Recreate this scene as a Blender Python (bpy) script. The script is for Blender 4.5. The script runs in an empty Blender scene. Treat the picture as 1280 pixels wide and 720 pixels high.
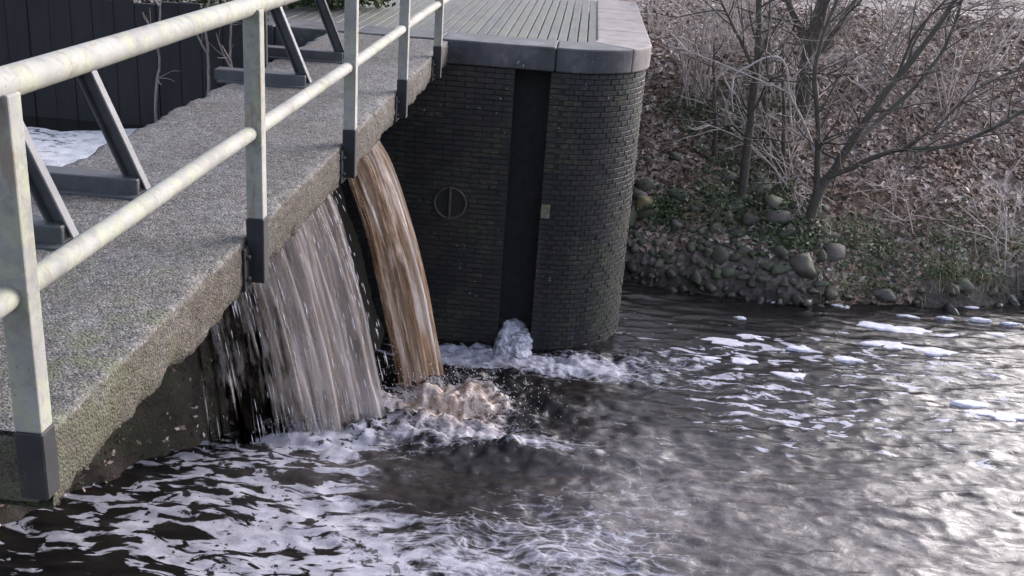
import bpy, bmesh, math, random
import numpy as np
from mathutils import Vector, Matrix, Quaternion
random.seed(11)
rng = np.random.default_rng(11)
SC = bpy.context.scene
COL = SC.collection
R_ = math.radians

# ------------------------------------------------------------------ camera
# z = 0 is the walking level of the weir bridge, +Y runs along the bridge,
# +X points downstream.  Metres.
CAM_Z = 1.65
F_PX, CX, CY = 1320.0, 640.0, 360.0
def _axes():
    d = Vector((-250, 3500, F_PX)).normalized()
    up = -d
    y = Vector((107, -500, F_PX)).normalized()
    y = (y - up * y.dot(up)).normalized()
    x = y.cross(up)
    return Matrix((x, y, up))          # world = M @ camera(x right, y down, z forward)
CM = _axes()
cam = bpy.data.cameras.new('camera')
cam.angle_x = 2 * math.atan(640 / F_PX)
cam.clip_end = 2000
cam.clip_start = 0.05
camo = bpy.data.objects.new('camera', cam)
COL.objects.link(camo)
m3 = Matrix((CM.col[0], -CM.col[1], -CM.col[2])).transposed()
camo.matrix_world = Matrix.Translation((0, 0, CAM_Z)) @ m3.to_4x4()
SC.camera = camo
def at(px, py, Y):
    v = CM @ Vector((px - CX, py - CY, F_PX))
    return Vector((0, 0, CAM_Z)) + v * (Y / v.y)

# ------------------------------------------------------------------ sky + sun
SUN_EL, SUN_AZ = R_(25), R_(46)        # azimuth from +Y towards +X
w = bpy.data.worlds.new('World'); SC.world = w; w.use_nodes = True
nt = w.node_tree; nt.nodes.clear()
sky = nt.nodes.new('ShaderNodeTexSky'); sky.sky_type = 'NISHITA'; sky.sun_disc = False
sky.sun_elevation = SUN_EL; sky.sun_rotation = SUN_AZ
sky.air_density = 1.0; sky.dust_density = 4.0; sky.ozone_density = 1.0
hs = nt.nodes.new('ShaderNodeHueSaturation'); hs.inputs['Saturation'].default_value = 0.5
bg = nt.nodes.new('ShaderNodeBackground'); bg.inputs['Strength'].default_value = 0.15
wo = nt.nodes.new('ShaderNodeOutputWorld')
tint = nt.nodes.new('ShaderNodeMix'); tint.data_type = 'RGBA'; tint.blend_type = 'MULTIPLY'; tint.inputs[0].default_value = 1.0
tint.inputs[7].default_value = (.95, .95, 1.07, 1)         # thin lilac-grey overcast
nt.links.new(sky.outputs[0], hs.inputs['Color']); nt.links.new(hs.outputs[0], tint.inputs[6]); nt.links.new(tint.outputs[2], bg.inputs['Color'])
nt.links.new(bg.outputs[0], wo.inputs['Surface'])
sl = bpy.data.lights.new('sun', 'SUN'); sl.energy = 0.6; sl.angle = R_(44); sl.color = (1, 0.96, 0.92)
so = bpy.data.objects.new('sun', sl); COL.objects.link(so)
sd = Vector((math.sin(SUN_AZ) * math.cos(SUN_EL), math.cos(SUN_AZ) * math.cos(SUN_EL), math.sin(SUN_EL)))
so.rotation_euler = sd.to_track_quat('Z', 'Y').to_euler()
SC.view_settings.view_transform = 'Standard'; SC.view_settings.look = 'None'
SC.view_settings.gamma = 1; SC.view_settings.exposure = 1.55
SC.view_settings.use_curve_mapping = False

# ------------------------------------------------------------------ helpers
WZ = -3.72                              # river level below the weir
UZ = -0.62                              # held-back level above the weir

def _hash(ix, iy, iz, seed):
    h = (ix.astype(np.int64) * 374761393 + iy.astype(np.int64) * 668265263 + iz.astype(np.int64) * 2147483647 + seed * 144665) & 0xFFFFFFFF
    h = ((h ^ (h >> 13)) * 1274126177) & 0xFFFFFFFF
    h = h ^ (h >> 16)
    return (h & 0xFFFFFF) / float(0xFFFFFF)
def vnoise(x, y, z=None, seed=0):
    x = np.asarray(x, float); y = np.asarray(y, float)
    z = np.zeros_like(x) if z is None else np.asarray(z, float) + 0 * x
    x0, y0, z0 = np.floor(x), np.floor(y), np.floor(z)
    fx, fy, fz = x - x0, y - y0, z - z0
    fx = fx * fx * (3 - 2 * fx); fy = fy * fy * (3 - 2 * fy); fz = fz * fz * (3 - 2 * fz)
    r = 0
    for a in (0, 1):
        for b in (0, 1):
            for c in (0, 1):
                wgt = (fx if a else 1 - fx) * (fy if b else 1 - fy) * (fz if c else 1 - fz)
                r = r + wgt * _hash(x0 + a, y0 + b, z0 + c, seed)
    return r * 2 - 1
def fbm(x, y, z=None, o=4, seed=0, gain=.5):
    a, s, r = 1.0, 1.0, 0
    z = 0 * np.asarray(x, float) if z is None else z
    for i in range(o):
        r = r + a * vnoise(np.asarray(x) * s, np.asarray(y) * s, np.asarray(z) * s, seed + i * 17)
        a *= gain; s *= 2.03
    return r
def sstep(a, b, x):
    t = np.clip((x - a) / (b - a), 0, 1); return t * t * (3 - 2 * t)

def mesh_np(name, V, F, smooth=True):
    """V (n,3); F (m,3|4) numpy arrays"""
    me = bpy.data.meshes.new(name)
    V = np.asarray(V, np.float32); F = np.asarray(F, np.int32)
    k = F.shape[1]
    me.vertices.add(len(V)); me.vertices.foreach_set('co', V.ravel())
    me.loops.add(F.size); me.loops.foreach_set('vertex_index', F.ravel())
    me.polygons.add(len(F))
    me.polygons.foreach_set('loop_start', np.arange(0, F.size, k, dtype=np.int32))
    me.polygons.foreach_set('loop_total', np.full(len(F), k, np.int32))
    me.update(calc_edges=True)
    me.polygons.foreach_set('use_smooth', np.full(len(F), smooth))
    return me
def attr(me, name, vals):
    a = me.attributes.new(name, 'FLOAT', 'POINT'); a.data.foreach_set('value', np.asarray(vals, np.float32).ravel())
def uvs(me, uv):                        # per-vertex uv -> loops
    l = me.uv_layers.new(name='flow')
    idx = np.empty(len(me.loops), np.int32); me.loops.foreach_get('vertex_index', idx)
    l.data.foreach_set('uv', np.asarray(uv, np.float32)[idx].ravel())
def grid_faces(nu, nv, wrap_u=False):
    f = []
    i = np.arange(nv - 1)[:, None]; 
    nj = nu if wrap_u else nu - 1
    j = np.arange(nj)[None, :]
    j2 = (j + 1) % nu
    f = np.stack([i * nu + j, i * nu + j2, (i + 1) * nu + j2, (i + 1) * nu + j], -1).reshape(-1, 4)
    return f
def add(name, me, mat=None, parent=None, loc=None):
    o = bpy.data.objects.new(name, me); COL.objects.link(o)
    if mat is not None and me is not None and len(me.materials) == 0: me.materials.append(mat)
    if parent is not None: o.parent = parent
    if loc is not None: o.location = loc
    return o
def tag(o, label=None, cat=None, group=None, kind=None):
    if label: o['label'] = label
    if cat: o['category'] = cat
    if group: o['group'] = group
    if kind: o['kind'] = kind
    return o
def thing(name, label, cat, loc=(0, 0, 0), group=None):
    o = add(name, None, loc=loc); return tag(o, label, cat, group)
def bm_mesh(name, bm, smooth=False):
    me = bpy.data.meshes.new(name); bm.normal_update(); bm.to_mesh(me); bm.free()
    for p in me.polygons: p.use_smooth = smooth
    return me
def box_mesh(name, x0, x1, y0, y1, z0, z1, bev=0.0, seg=1):
    bm = bmesh.new(); bmesh.ops.create_cube(bm, size=1)
    for v in bm.verts:
        v.co = Vector((x0 + (v.co.x + .5) * (x1 - x0), y0 + (v.co.y + .5) * (y1 - y0), z0 + (v.co.z + .5) * (z1 - z0)))
    if bev: bmesh.ops.bevel(bm, geom=list(bm.edges), offset=bev, segments=seg, affect='EDGES', profile=.5)
    return bm_mesh(name, bm)
def bar_mesh(name, a, b, wdt, dep, side=Vector((0, 1, 0)), bev=.004):
    """rectangular bar from a to b; wdt along 'side', dep across"""
    a, b = Vector(a), Vector(b); t = (b - a).normalized(); s = (side - t * side.dot(t)).normalized(); n = t.cross(s)
    bm = bmesh.new(); bmesh.ops.create_cube(bm, size=1); L = (b - a).length
    for v in bm.verts:
        v.co = a + t * ((v.co.z + .5) * L) + s * (v.co.x * wdt) + n * (v.co.y * dep)
    bmesh.ops.recalc_face_normals(bm, faces=bm.faces)
    if bev: bmesh.ops.bevel(bm, geom=list(bm.edges), offset=bev, segments=2, affect='EDGES', profile=.5)
    return bm_mesh(name, bm)
class Tubes:
    def __init__(s): s.V = []; s.F = []; s.n = 0
    def tube(s, P, Rr, k=6):
        P = np.asarray(P, float); n = len(P)
        T = np.gradient(P, axis=0); T /= np.linalg.norm(T, axis=1)[:, None] + 1e-9
        ref = np.array([0.31, 0.17, 0.93]) if abs(T[0][2]) < .8 else np.array([.9, .3, .1])
        A = np.cross(T, ref); A /= np.linalg.norm(A, axis=1)[:, None] + 1e-9
        B = np.cross(T, A)
        th = np.arange(k) / k * 2 * np.pi
        ring = A[:, None, :] * np.cos(th)[None, :, None] + B[:, None, :] * np.sin(th)[None, :, None]
        V = P[:, None, :] + ring * np.asarray(Rr, float)[:, None, None]
        s.V.append(V.reshape(-1, 3)); s.F.append(grid_faces(k, n, True) + s.n); s.n += n * k
        # end cap: a tip vertex is not needed, radius tapers
    def mesh(s, name):
        return mesh_np(name, np.concatenate(s.V), np.concatenate(s.F))
def resample(pts, n):
    """smooth Catmull-Rom through pts"""
    P = [Vector(p) for p in pts]; P = [P[0] * 2 - P[1]] + P + [P[-1] * 2 - P[-2]]
    out = []; m = len(P) - 3
    for i in range(n):
        t = i / (n - 1) * m; k = min(int(t), m - 1); t -= k
        a, b, c, d = P[k:k + 4]
        out.append(.5 * ((2 * b) + (c - a) * t + (2 * a - 5 * b + 4 * c - d) * t * t + (3 * b - a - 3 * c + d) * t ** 3))
    return np.array([tuple(p) for p in out])

# ------------------------------------------------------------------ materials
class N:
    def __init__(s, name):
        s.m = bpy.data.materials.new(name); s.m.use_nodes = True
        s.t = s.m.node_tree; s.t.nodes.clear()
        s.o = s.t.nodes.new('ShaderNodeOutputMaterial'); s.b = s.n('BsdfPrincipled')
        s.l(s.b.outputs[0], s.o.inputs['Surface'])
    def n(s, ty, **k):
        x = s.t.nodes.new('ShaderNode' + ty)
        for a, b in k.items():
            if a in x.inputs.keys(): s.set(x.inputs[a], b)
            else: setattr(x, a, b)
        return x
    def l(s, a, b): s.t.links.new(a, b)
    def set(s, inp, v):
        if isinstance(v, bpy.types.NodeSocket): s.l(v, inp)
        elif isinstance(v, tuple) and len(v) == 3 and inp.type == 'RGBA': inp.default_value = (*v, 1)
        else: inp.default_value = v
    def p(s, **k):
        for a, b in k.items(): s.set(s.b.inputs[a.replace('_', ' ')], b)
    def co(s, kind='Object', scale=(1, 1, 1)):
        c = s.n('TexCoord').outputs[kind]
        if kind == 'UV': c = s.n('UVMap', uv_map='flow').outputs[0]
        mp = s.n('Mapping'); mp.inputs['Scale'].default_value = scale; s.l(c, mp.inputs[0]); return mp.outputs[0]
    def pos(s, scale=(1, 1, 1)):
        mp = s.n('Mapping'); mp.inputs['Scale'].default_value = scale
        s.l(s.n('NewGeometry').outputs['Position'], mp.inputs[0]); return mp.outputs[0]
    def noise(s, c, scale, detail=4, rough=.55, dist=0.0):
        x = s.n('TexNoise', Scale=scale, Detail=detail, Roughness=rough, Distortion=dist); s.l(c, x.inputs['Vector']); return x.outputs[0]
    def vor(s, c, scale, feat='F1', out=0):
        x = s.n('TexVoronoi', Scale=scale, feature=feat); s.l(c, x.inputs['Vector']); return x.outputs[out]
    def ramp(s, f, stops, interp='LINEAR'):
        x = s.n('ValToRGB'); e = x.color_ramp.elements; x.color_ramp.interpolation = interp
        while len(e) < len(stops): e.new(.5)
        for i, (p, c) in enumerate(stops):
            e[i].position = p; e[i].color = (*c, 1) if isinstance(c, tuple) else (c, c, c, 1)
        s.l(f, x.inputs[0]); return x.outputs[0]
    def mix(s, f, a, b, bt='MIX'):
        x = s.n('Mix', data_type='RGBA', blend_type=bt)
        s.set(x.inputs[0], f); s.set(x.inputs[6], a); s.set(x.inputs[7], b); return x.outputs[2]
    def math(s, op, a, b=0.0, c=None, clamp=False):
        x = s.n('Math', operation=op, use_clamp=clamp); s.set(x.inputs[0], a); s.set(x.inputs[1], b)
        if c is not None: s.set(x.inputs[2], c)
        return x.outputs[0]
    def step(s, f, a, b):
        x = s.n('MapRange', interpolation_type='SMOOTHSTEP'); s.set(x.inputs[0], f); s.set(x.inputs[1], a); s.set(x.inputs[2], b); return x.outputs[0]
    def bump(s, h, strength=.5, dist=.01, nrm=None):
        x = s.n('Bump', Strength=strength, Distance=dist); s.l(h, x.inputs['Height'])
        if nrm is not None: s.l(nrm, x.inputs['Normal'])
        return x.outputs[0]
    def at(s, name): return s.n('Attribute', attribute_name=name).outputs['Fac']
    def isl(s): return s.n('NewGeometry').outputs['Random Per Island']
    def orand(s): return s.n('ObjectInfo').outputs['Random']
    def z(s):
        x = s.n('SeparateXYZ'); s.l(s.n('NewGeometry').outputs['Position'], x.inputs[0]); return x.outputs
def concrete_deck():
    m = N('gravel_concrete'); c = m.pos()
    peb = m.vor(c, 95); pc = m.vor(c, 95, out=1)
    peb2 = m.vor(c, 48); pc2 = m.vor(c, 48, out=1)
    g = m.ramp(m.math('ADD', m.math('MULTIPLY', m.n('RGBToBW', Color=pc).outputs[0], .6), m.math('MULTIPLY', m.n('RGBToBW', Color=pc2).outputs[0], .4)),
               [(.2, (.045, .043, .042)), (.42, (.088, .085, .081)), (.6, (.130, .125, .120)), (.82, (.235, .225, .218))])
    big = m.noise(c, 1.6, 5, .6)
    g = m.mix(m.step(big, .35, .75), g, m.mix(1.0, g, (.80, .74, .68), 'MULTIPLY'))
    zz = m.z()
    # moss towards the near damp end, in patches
    mo = m.math('MULTIPLY', m.step(m.noise(c, 5, 6, .65), .48, .62), m.step(zz[1], 5.2, 2.9))
    g = m.mix(m.math('MULTIPLY', mo, .6), g, (.09, .105, .045)); mo2 = m.math('MULTIPLY', m.step(m.noise(c, 7, 6, .7), .36, .58), m.math('MULTIPLY', m.step(zz[1], 4.1, 2.9), m.step(zz[2], -.01, -.05)))
    # brown staining on the vertical cut face, where the aggregate lies open
    st = m.step(m.noise(m.pos((1, .5, 1)), 1.1, 6, .65), .42, .66)
    g = m.mix(m.math('MULTIPLY', st, .55), g, m.mix(1.0, g, (.55, .55, .48), 'MULTIPLY'))
    lt = m.step(m.noise(c, 2.9, 5, .65), .56, .70)
    g = m.mix(m.math('MULTIPLY', lt, .35), g, (.20, .192, .188))
    fr = m.step(zz[2], -.012, -.035)
    g = m.mix(m.math('MULTIPLY', fr, m.step(m.noise(c, 2.4, 5, .6), .15, .55)), g, m.mix(1.0, g, (.50, .43, .34), 'MULTIPLY'))
    g = m.mix(m.math('MULTIPLY', mo2, .6), g, (.070, .080, .042))
    dk = m.step(m.noise(c, 13, 6, .7), .58, .70)
    g = m.mix(m.math('MULTIPLY', dk, .35), g, (.06, .055, .05))
    h = m.math('ADD', m.math('MULTIPLY', peb, -1.0), m.math('MULTIPLY', peb2, -.8))
    m.p(Base_Color=g, Roughness=.85, Normal=m.bump(h, .7, .009)); return m.m
def brick_mat():
    m = N('wet_dark_brick'); c = m.pos()
    r = m.math('FRACT', m.math('ADD', m.isl(), m.orand()))
    col = m.ramp(r, [(0, (.006, .007, .009)), (.35, (.010, .011, .013)), (.6, (.016, .013, .013)), (.8, (.011, .013, .016)), (1, (.030, .022, .021))])
    zz = m.z()
    n1 = m.noise(c, 1.3, 5, .6)
    mo = m.math('MULTIPLY', m.step(n1, .47, .60), m.step(m.noise(m.pos((1, 1, 2.5)), 11, 5, .7), .4, .62))
    col = m.mix(m.math('MULTIPLY', mo, .85), col, (.05, .066, .028))
    br = m.step(m.noise(m.pos((1, 1, .7)), 1.0, 5, .6), .52, .64)
    col = m.mix(m.math('MULTIPLY', br, .5), col, (.042, .029, .025))
    li = m.math('MULTIPLY', m.step(m.noise(c, 24, 5, .7), .64, .67), m.step(m.noise(c, 1.9, 4, .6), .48, .60))
    col = m.mix(li, col, (.50, .50, .48))
    ds = m.noise(m.pos((9, 9, .6)), 1, 4, .6)
    col = m.mix(m.math('MULTIPLY', m.step(ds, .52, .78), .45), col, (.055, .058, .066))
    sm = m.step(m.noise(m.pos((1.2, 1.2, 3)), 3, 5, .65), .46, .62)
    col = m.mix(m.math('MULTIPLY', sm, .65), col, (.014, .016, .019))
    h = m.noise(c, 60, 5, .65)
    m.p(Base_Color=col, Roughness=m.ramp(n1, [(.3, .5), (.7, .8)]), Normal=m.bump(h, .55, .006)); return m.m
def mortar_mat():
    m = N('dark_mortar'); c = m.pos()
    m.p(Base_Color=m.ramp(m.noise(c, 12, 5), [(.3, (.011, .012, .014)), (.7, (.022, .022, .024))]), Roughness=.9, Normal=m.bump(m.noise(c, 80, 4), .5, .004)); return m.m
def cap_mat():
    m = N('weathered_cap_stone'); c = m.pos()
    n = m.noise(c, 2.2, 7, .65)
    col = m.ramp(n, [(.28, (.022, .024, .028)), (.5, (.055, .058, .065)), (.72, (.13, .128, .13))])
    gr = m.step(m.noise(c, 6, 5, .7), .52, .66)
    col = m.mix(m.math('MULTIPLY', gr, .4), col, (.07, .08, .045))
    li = m.math('MULTIPLY', m.step(m.noise(c, 30, 3), .69, .72), m.step(m.noise(c, 1.5, 3), .45, .6))
    col = m.mix(li, col, (.5, .5, .48))
    m.p(Base_Color=col, Roughness=.75, Normal=m.bump(m.noise(c, 45, 6, .7), .5, .006)); return m.m
def plank_mat():
    m = N('weathered_plank'); c = m.pos((1, .12, 1))
    col = m.ramp(m.noise(c, 14, 6, .65), [(.3, (.045, .048, .046)), (.6, (.09, .094, .09)), (.8, (.15, .15, .146))])
    col = m.mix(m.math('MULTIPLY', m.orand(), .45), col, (.12, .13, .10))
    gr = m.step(m.noise(m.pos(), 1.4, 5, .6), .5, .64)
    col = m.mix(m.math('MULTIPLY', gr, .5), col, (.10, .115, .07))
    m.p(Base_Color=col, Roughness=.8, Normal=m.bump(m.noise(c, 60, 5), .5, .004)); return m.m
def paint_mat():
    m = N('weathered_white_paint'); c = m.pos()
    n = m.noise(c, 3.2, 6, .65)
    col = m.ramp(n, [(.25, (.15, .152, .137)), (.5, (.24, .24, .222)), (.75, (.33, .322, .304))])
    alg = m.math('MULTIPLY', m.step(m.noise(c, 9, 6, .7),   .44, .62), .55)
    col = m.mix(alg, col, (.30, .32, .20))
    ru = m.math('MULTIPLY', m.step(m.noise(m.pos((6, 6, 1.4)), 2.2, 5, .7), .57, .66), .6)
    col = m.mix(ru, col, (.19, .13, .085))
    gm = m.math('MULTIPLY', m.step(m.noise(c, 21, 6, .7), .50, .64), .35)
    col = m.mix(gm, col, (.13, .125, .105))
    sp = m.step(m.noise(c, 55, 3, .6), .70, .73)
    col = m.mix(sp, col, (.12, .10, .08))
    m.p(Base_Color=col, Roughness=.78, Normal=m.bump(m.noise(c, 70, 4), .35, .004)); return m.m
def dark_steel(name='dark_bitumen_steel', a=(.007, .008, .009), b=(.022, .023, .025), rough=.75):
    m = N(name); c = m.pos()
    col = m.ramp(m.noise(c, 7, 6, .65), [(.3, a), (.7, b)])
    ru = m.math('MULTIPLY', m.step(m.noise(c, 16, 5, .7), .62, .72), .5)
    col = m.mix(ru, col, (.085, .055, .04))
    m.p(Base_Color=col, Roughness=rough, Normal=m.bump(m.noise(c, 60, 4), .3, .003)); return m.m
def galv_mat():
    m = N('dull_grey_steel'); c = m.pos()
    col = m.ramp(m.noise(c, 5, 6, .65), [(.3, (.085, .088, .09)), (.7, (.17, .173, .175))])
    ru = m.math('MULTIPLY', m.step(m.noise(c, 12, 5, .7), .60, .70), .5)
    col = m.mix(ru, col, (.12, .09, .07))
    m.p(Base_Color=col, Roughness=.6, Normal=m.bump(m.noise(c, 60, 4), .3, .003)); return m.m
def board_mat():
    m = N('tarred_board'); c = m.pos((1, 1, .12))
    col = m.ramp(m.noise(c, 16, 6, .65), [(.3, (.005, .006, .007)), (.7, (.013, .014, .015))])
    m.p(Base_Color=col, Roughness=.7, Normal=m.bump(m.noise(c, 50, 5), .5, .005)); return m.m
def moss_wall_mat():
    m = N('mossy_damp_masonry'); c = m.pos()
    n = m.noise(c, 2.6, 6, .65)
    col = m.ramp(n, [(.25, (.014, .012, .010)), (.45, (.045, .033, .025)), (.62, (.034, .038, .019)), (.8, (.11, .078, .056))])
    col = m.mix(m.step(m.noise(c, 24, 4), .55, .68), col, (.03, .024, .02))
    sp = m.step(m.noise(c, 40, 3), .68, .72)
    col = m.mix(sp, col, (.22, .17, .13))
    m.p(Base_Color=col, Roughness=.8, Normal=m.bump(m.noise(c, 26, 7, .7), 1, .03)); return m.m
def water_mat():
    m = N('river_water'); c = m.pos()
    # flow coordinates: warped so that foam threads bend with the current
    wv = m.n('TexNoise', Scale=.9, Detail=2.0); m.l(c, wv.inputs['Vector'])
    wm = m.n('Mix', data_type='RGBA', blend_type='ADD'); wm.inputs[0].default_value = .55
    m.l(c, wm.inputs[6]); m.l(wv.outputs['Color'], wm.inputs[7]); cw = wm.outputs[2]
    mp = m.n('Mapping'); mp.inputs['Scale'].default_value = (.55, 1.55, 1); mp.inputs['Rotation'].default_value = (0, 0, R_(-16)); m.l(cw, mp.inputs[0])
    f1 = m.noise(mp.outputs[0], 5.4, 6, .52, .6)
    mp2 = m.n('Mapping'); mp2.inputs['Scale'].default_value = (.30, 2.4, 1); mp2.inputs['Rotation'].default_value = (0, 0, R_(-6)); m.l(cw, mp2.inputs[0])
    f2 = m.noise(mp2.outputs[0], 4.6, 9, .70, .9)
    calm = m.at('calm'); amt = m.at('foam'); bro = m.at('brown')
    cwl = m.n('Mix', data_type='RGBA', blend_type='ADD'); cwl.inputs[0].default_value = .22
    wn = m.n('TexNoise', Scale=4.5, Detail=4.0); m.l(c, wn.inputs['Vector']); m.l(cw, cwl.inputs[6]); m.l(wn.outputs['Color'], cwl.inputs[7])
    mp3 = m.n('Mapping'); mp3.inputs['Scale'].default_value = (.8, 1.35, 1); m.l(cwl.outputs[2], mp3.inputs[0])
    lace = m.math('SUBTRACT', 1.0, m.math('MULTIPLY', m.vor(mp3.outputs[0], 4.2, 'DISTANCE_TO_EDGE'), 3.6), clamp=True)
    lace2 = m.math('SUBTRACT', 1.0, m.math('MULTIPLY', m.vor(mp3.outputs[0], 11, 'DISTANCE_TO_EDGE'), 3.6), clamp=True)
    lc = m.math('ADD', m.math('MULTIPLY', m.math('POWER', lace, 3.0), .6), m.math('MULTIPLY', m.math('POWER', lace2, 2.0), .4))
    f2 = m.math('ADD', m.math('MULTIPLY', f2, .74), m.math('MULTIPLY', lc, .22))
    fn = m.n('Mix', data_type='FLOAT'); m.l(calm, fn.inputs[0]); m.l(f2, fn.inputs[2]); m.l(f1, fn.inputs[3]); fn = fn.outputs[0]
    # crisp rafts where calm, soft torn threads where turbulent
    th = m.math('SUBTRACT', .82, m.math('MULTIPLY', amt, .56))
    soft = m.math('SUBTRACT', .22, m.math('MULTIPLY', calm, .185))
    d = m.math('DIVIDE', m.math('SUBTRACT', fn, th), soft, clamp=True)
    holes = m.step(m.noise(c, 9, 5, .6), .36, .43)
    d = m.math('MULTIPLY', m.math('MULTIPLY', d, .92), m.math('MAXIMUM', holes, m.math('SUBTRACT', 1, calm)))
    bub = m.vor(c, 55)
    fc = m.ramp(m.noise(c, 7, 6, .65), [(.3, (.28, .285, .34)), (.7, (.52, .525, .60))])
    fb = m.mix(m.math('MULTIPLY', lc, 1.3, clamp=True), m.ramp(m.noise(c, 5, 6, .65), [(.32, (.16, .095, .055)), (.52, (.36, .245, .17)), (.70, (.52, .40, .32))]), (.70, .62, .57))
    fc = m.mix(bro, fc, fb)
    deep = m.ramp(m.noise(c, 1.1, 4), [(.3, (.008, .008, .009)), (.7, (.020, .017, .015))])
    silt_reflect = m.at('silt_reflect')
    deep = m.mix(silt_reflect, deep, m.ramp(m.noise(c, 4.5, 7, .7, .8), [(.3, (.06, .052, .050)), (.5, (.125, .112, .112)), (.72, (.26, .24, .25))]))
    col = m.mix(d, deep, fc)
    rv = m.n('Mapping'); rv.inputs['Scale'].default_value = (.7, 2.2, 1); rv.inputs['Rotation'].default_value = (0, 0, R_(-24)); m.l(cwl.outputs[2], rv.inputs[0])
    r1 = m.noise(rv.outputs[0], 7, 6, .62, .6)
    r2 = m.noise(rv.outputs[0], 24, 4, .6, .5)
    h = m.math('ADD', r1, m.math('MULTIPLY', r2, .30))
    h = m.math('ADD', h, m.math('MULTIPLY', d, m.math('ADD', .12, m.math('MULTIPLY', bub, .12))))
    m.p(Base_Color=col, Roughness=m.math('ADD', .04, m.math('MULTIPLY', d, .55)), IOR=1.33, Normal=m.bump(h, .6, .013)); return m.m
def still_water_mat():
    m = N('upstream_water'); c = m.pos()
    m.p(Base_Color=(.012, .011, .010), Roughness=.05, IOR=1.33, Normal=m.bump(m.noise(c, 6, 3), .25, .01)); return m.m
def foam_mat(name='foam', base=((.38, .38, .44), (.66, .66, .73))):
    m = N(name); c = m.pos()
    col = m.ramp(m.noise(c, 9, 6, .65), [(.3, base[0]), (.65, base[1])])
    m.p(Base_Color=col, Roughness=.7, Normal=m.bump(m.vor(c, 60), .6, .012)); return m.m
def nappe_mat(name, lo, mid, hi, cover, sc=(46, 1.6, 1), dist=.35):
    m = N(name); c = m.co('UV', sc); 
    n = m.noise(c, 1, 6, .62, dist)
    c2 = m.co('UV', (sc[0] * 2.6, sc[1] * 2.2, 1)); n2 = m.noise(c2, 1, 5, .65)
    s = m.math('ADD', m.math('MULTIPLY', n, .65), m.math('MULTIPLY', n2, .35))
    col = m.ramp(s, [(.36, lo), (.48, mid), (.62, hi)])
    if name.endswith('brown_water'):
        ux = m.n('SeparateXYZ'); m.l(m.co('UV'), ux.inputs[0]); e = m.math('ADD', ux.outputs[0], m.math('MULTIPLY', m.math('SUBTRACT', n, .5), .5))
        col = m.mix(m.math('MULTIPLY', m.step(e, .24, .06), .85), col, lo); col = m.mix(m.math('MULTIPLY', m.step(e, .44, .58), .85), col, m.mix(.5, lo, mid))
    a = m.math('ADD', m.math('MULTIPLY', m.math('SUBTRACT', s, .5), 5.5 if 'brown' in name else 3.4), m.at('cover'))
    cl = m.noise(m.co('UV', (3.2, 1.5, 1)), 1, 5, .62, .9)
    a = m.math('ADD', a, m.math('MULTIPLY', m.math('SUBTRACT', cl, .5), .8 if 'brown' in name else 2.0))
    a = m.math('MAXIMUM', m.math('MINIMUM', a, cover), 0.0)
    m.p(Base_Color=col, Roughness=.32, IOR=1.33, Alpha=a, Normal=m.bump(s, .6, .05)); return m.m
def bank_mat():
    m = N('bank_soil'); c = m.pos()
    n = m.noise(c, 3, 7, .68)
    col = m.ramp(n, [(.3, (.045, .036, .030)), (.5, (.11, .088, .078)), (.7, (.20, .165, .15))])
    v = m.vor(c, 14, out=1)
    col = m.mix(.55, col, m.ramp(m.n('RGBToBW', Color=v).outputs[0], [(.2, (.06, .045, .04)), (.55, (.17, .135, .12)), (.85, (.36, .31, .30))]))
    gr = m.math('MULTIPLY', m.step(m.noise(c, .7, 4), .46, .62), m.step(m.noise(c, 9, 4), .4, .6))
    col = m.mix(m.math('MULTIPLY', gr, .5), col, (.075, .085, .04))
    zz = m.z(); wet = m.step(zz[2], WZ + .42, WZ + .05)
    col = m.mix(m.math('MULTIPLY', wet, .8), col, (.018, .015, .013))
    m.p(Base_Color=col, Roughness=.85, Normal=m.bump(m.math('ADD', m.noise(c, 18, 6, .7), m.vor(c, 14)), .8, .03)); return m.m
def leaf_mat():
    m = N('dead_leaf'); r = m.isl(); c = m.pos()
    col = m.ramp(r, [(0, (.085, .055, .040)), (.3, (.21, .145, .112)), (.6, (.35, .265, .22)), (.82, (.47, .385, .335)), (.95, (.60, .53, .485)), (1, (.74, .69, .66))])
    big = m.noise(c, 1.3, 4, .6)
    col = m.mix(m.step(big, .40, .65), col, m.mix(1.0, col, (.66, .58, .50), 'MULTIPLY'))
    m.p(Base_Color=col, Roughness=.7); return m.m
def green_mat(name, stops):
    m = N(name); m.p(Base_Color=m.ramp(m.isl(), stops), Roughness=.5); return m.m
def bark_mat(name, a, b, moss=0.0):
    m = N(name); c = m.pos((1, 1, .35))
    col = m.ramp(m.noise(c, 26, 6, .65), [(.3, a), (.7, b)])
    if moss:
        col = m.mix(m.math('MULTIPLY', m.step(m.noise(m.pos(), 5, 4), .42, .6), moss), col, (.055, .07, .028))
    m.p(Base_Color=col, Roughness=.8, Normal=m.bump(m.noise(c, 50, 5), .6, .006)); return m.m
def stone_mat():
    m = N('mossy_stone'); c = m.co('Object'); cp = m.pos()
    base = m.ramp(m.orand(), [(0, (.04, .038, .035)), (.4, (.075, .07, .064)), (.7, (.105, .088, .076)), (1, (.155, .14, .13))])
    col = m.mix(m.math('MULTIPLY', m.noise(cp, 22, 5), .6), base, (.05, .045, .04))
    mo = m.math('MULTIPLY', m.step(m.noise(cp, 1.9, 4), .36, .54), m.step(m.noise(cp, 14, 4), .35, .6))
    col = m.mix(m.math('MULTIPLY', mo, .85), col, (.055, .075, .028))
    wet = m.step(m.z()[2], WZ + .30, WZ + .04)
    col = m.mix(m.math('MULTIPLY', wet, .75), col, (.02, .019, .017))
    m.p(Base_Color=col, Roughness=m.ramp(wet, [(0, .7), (1, .3)]), Normal=m.bump(m.noise(cp, 40, 5), .5, .008)); return m.m
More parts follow.
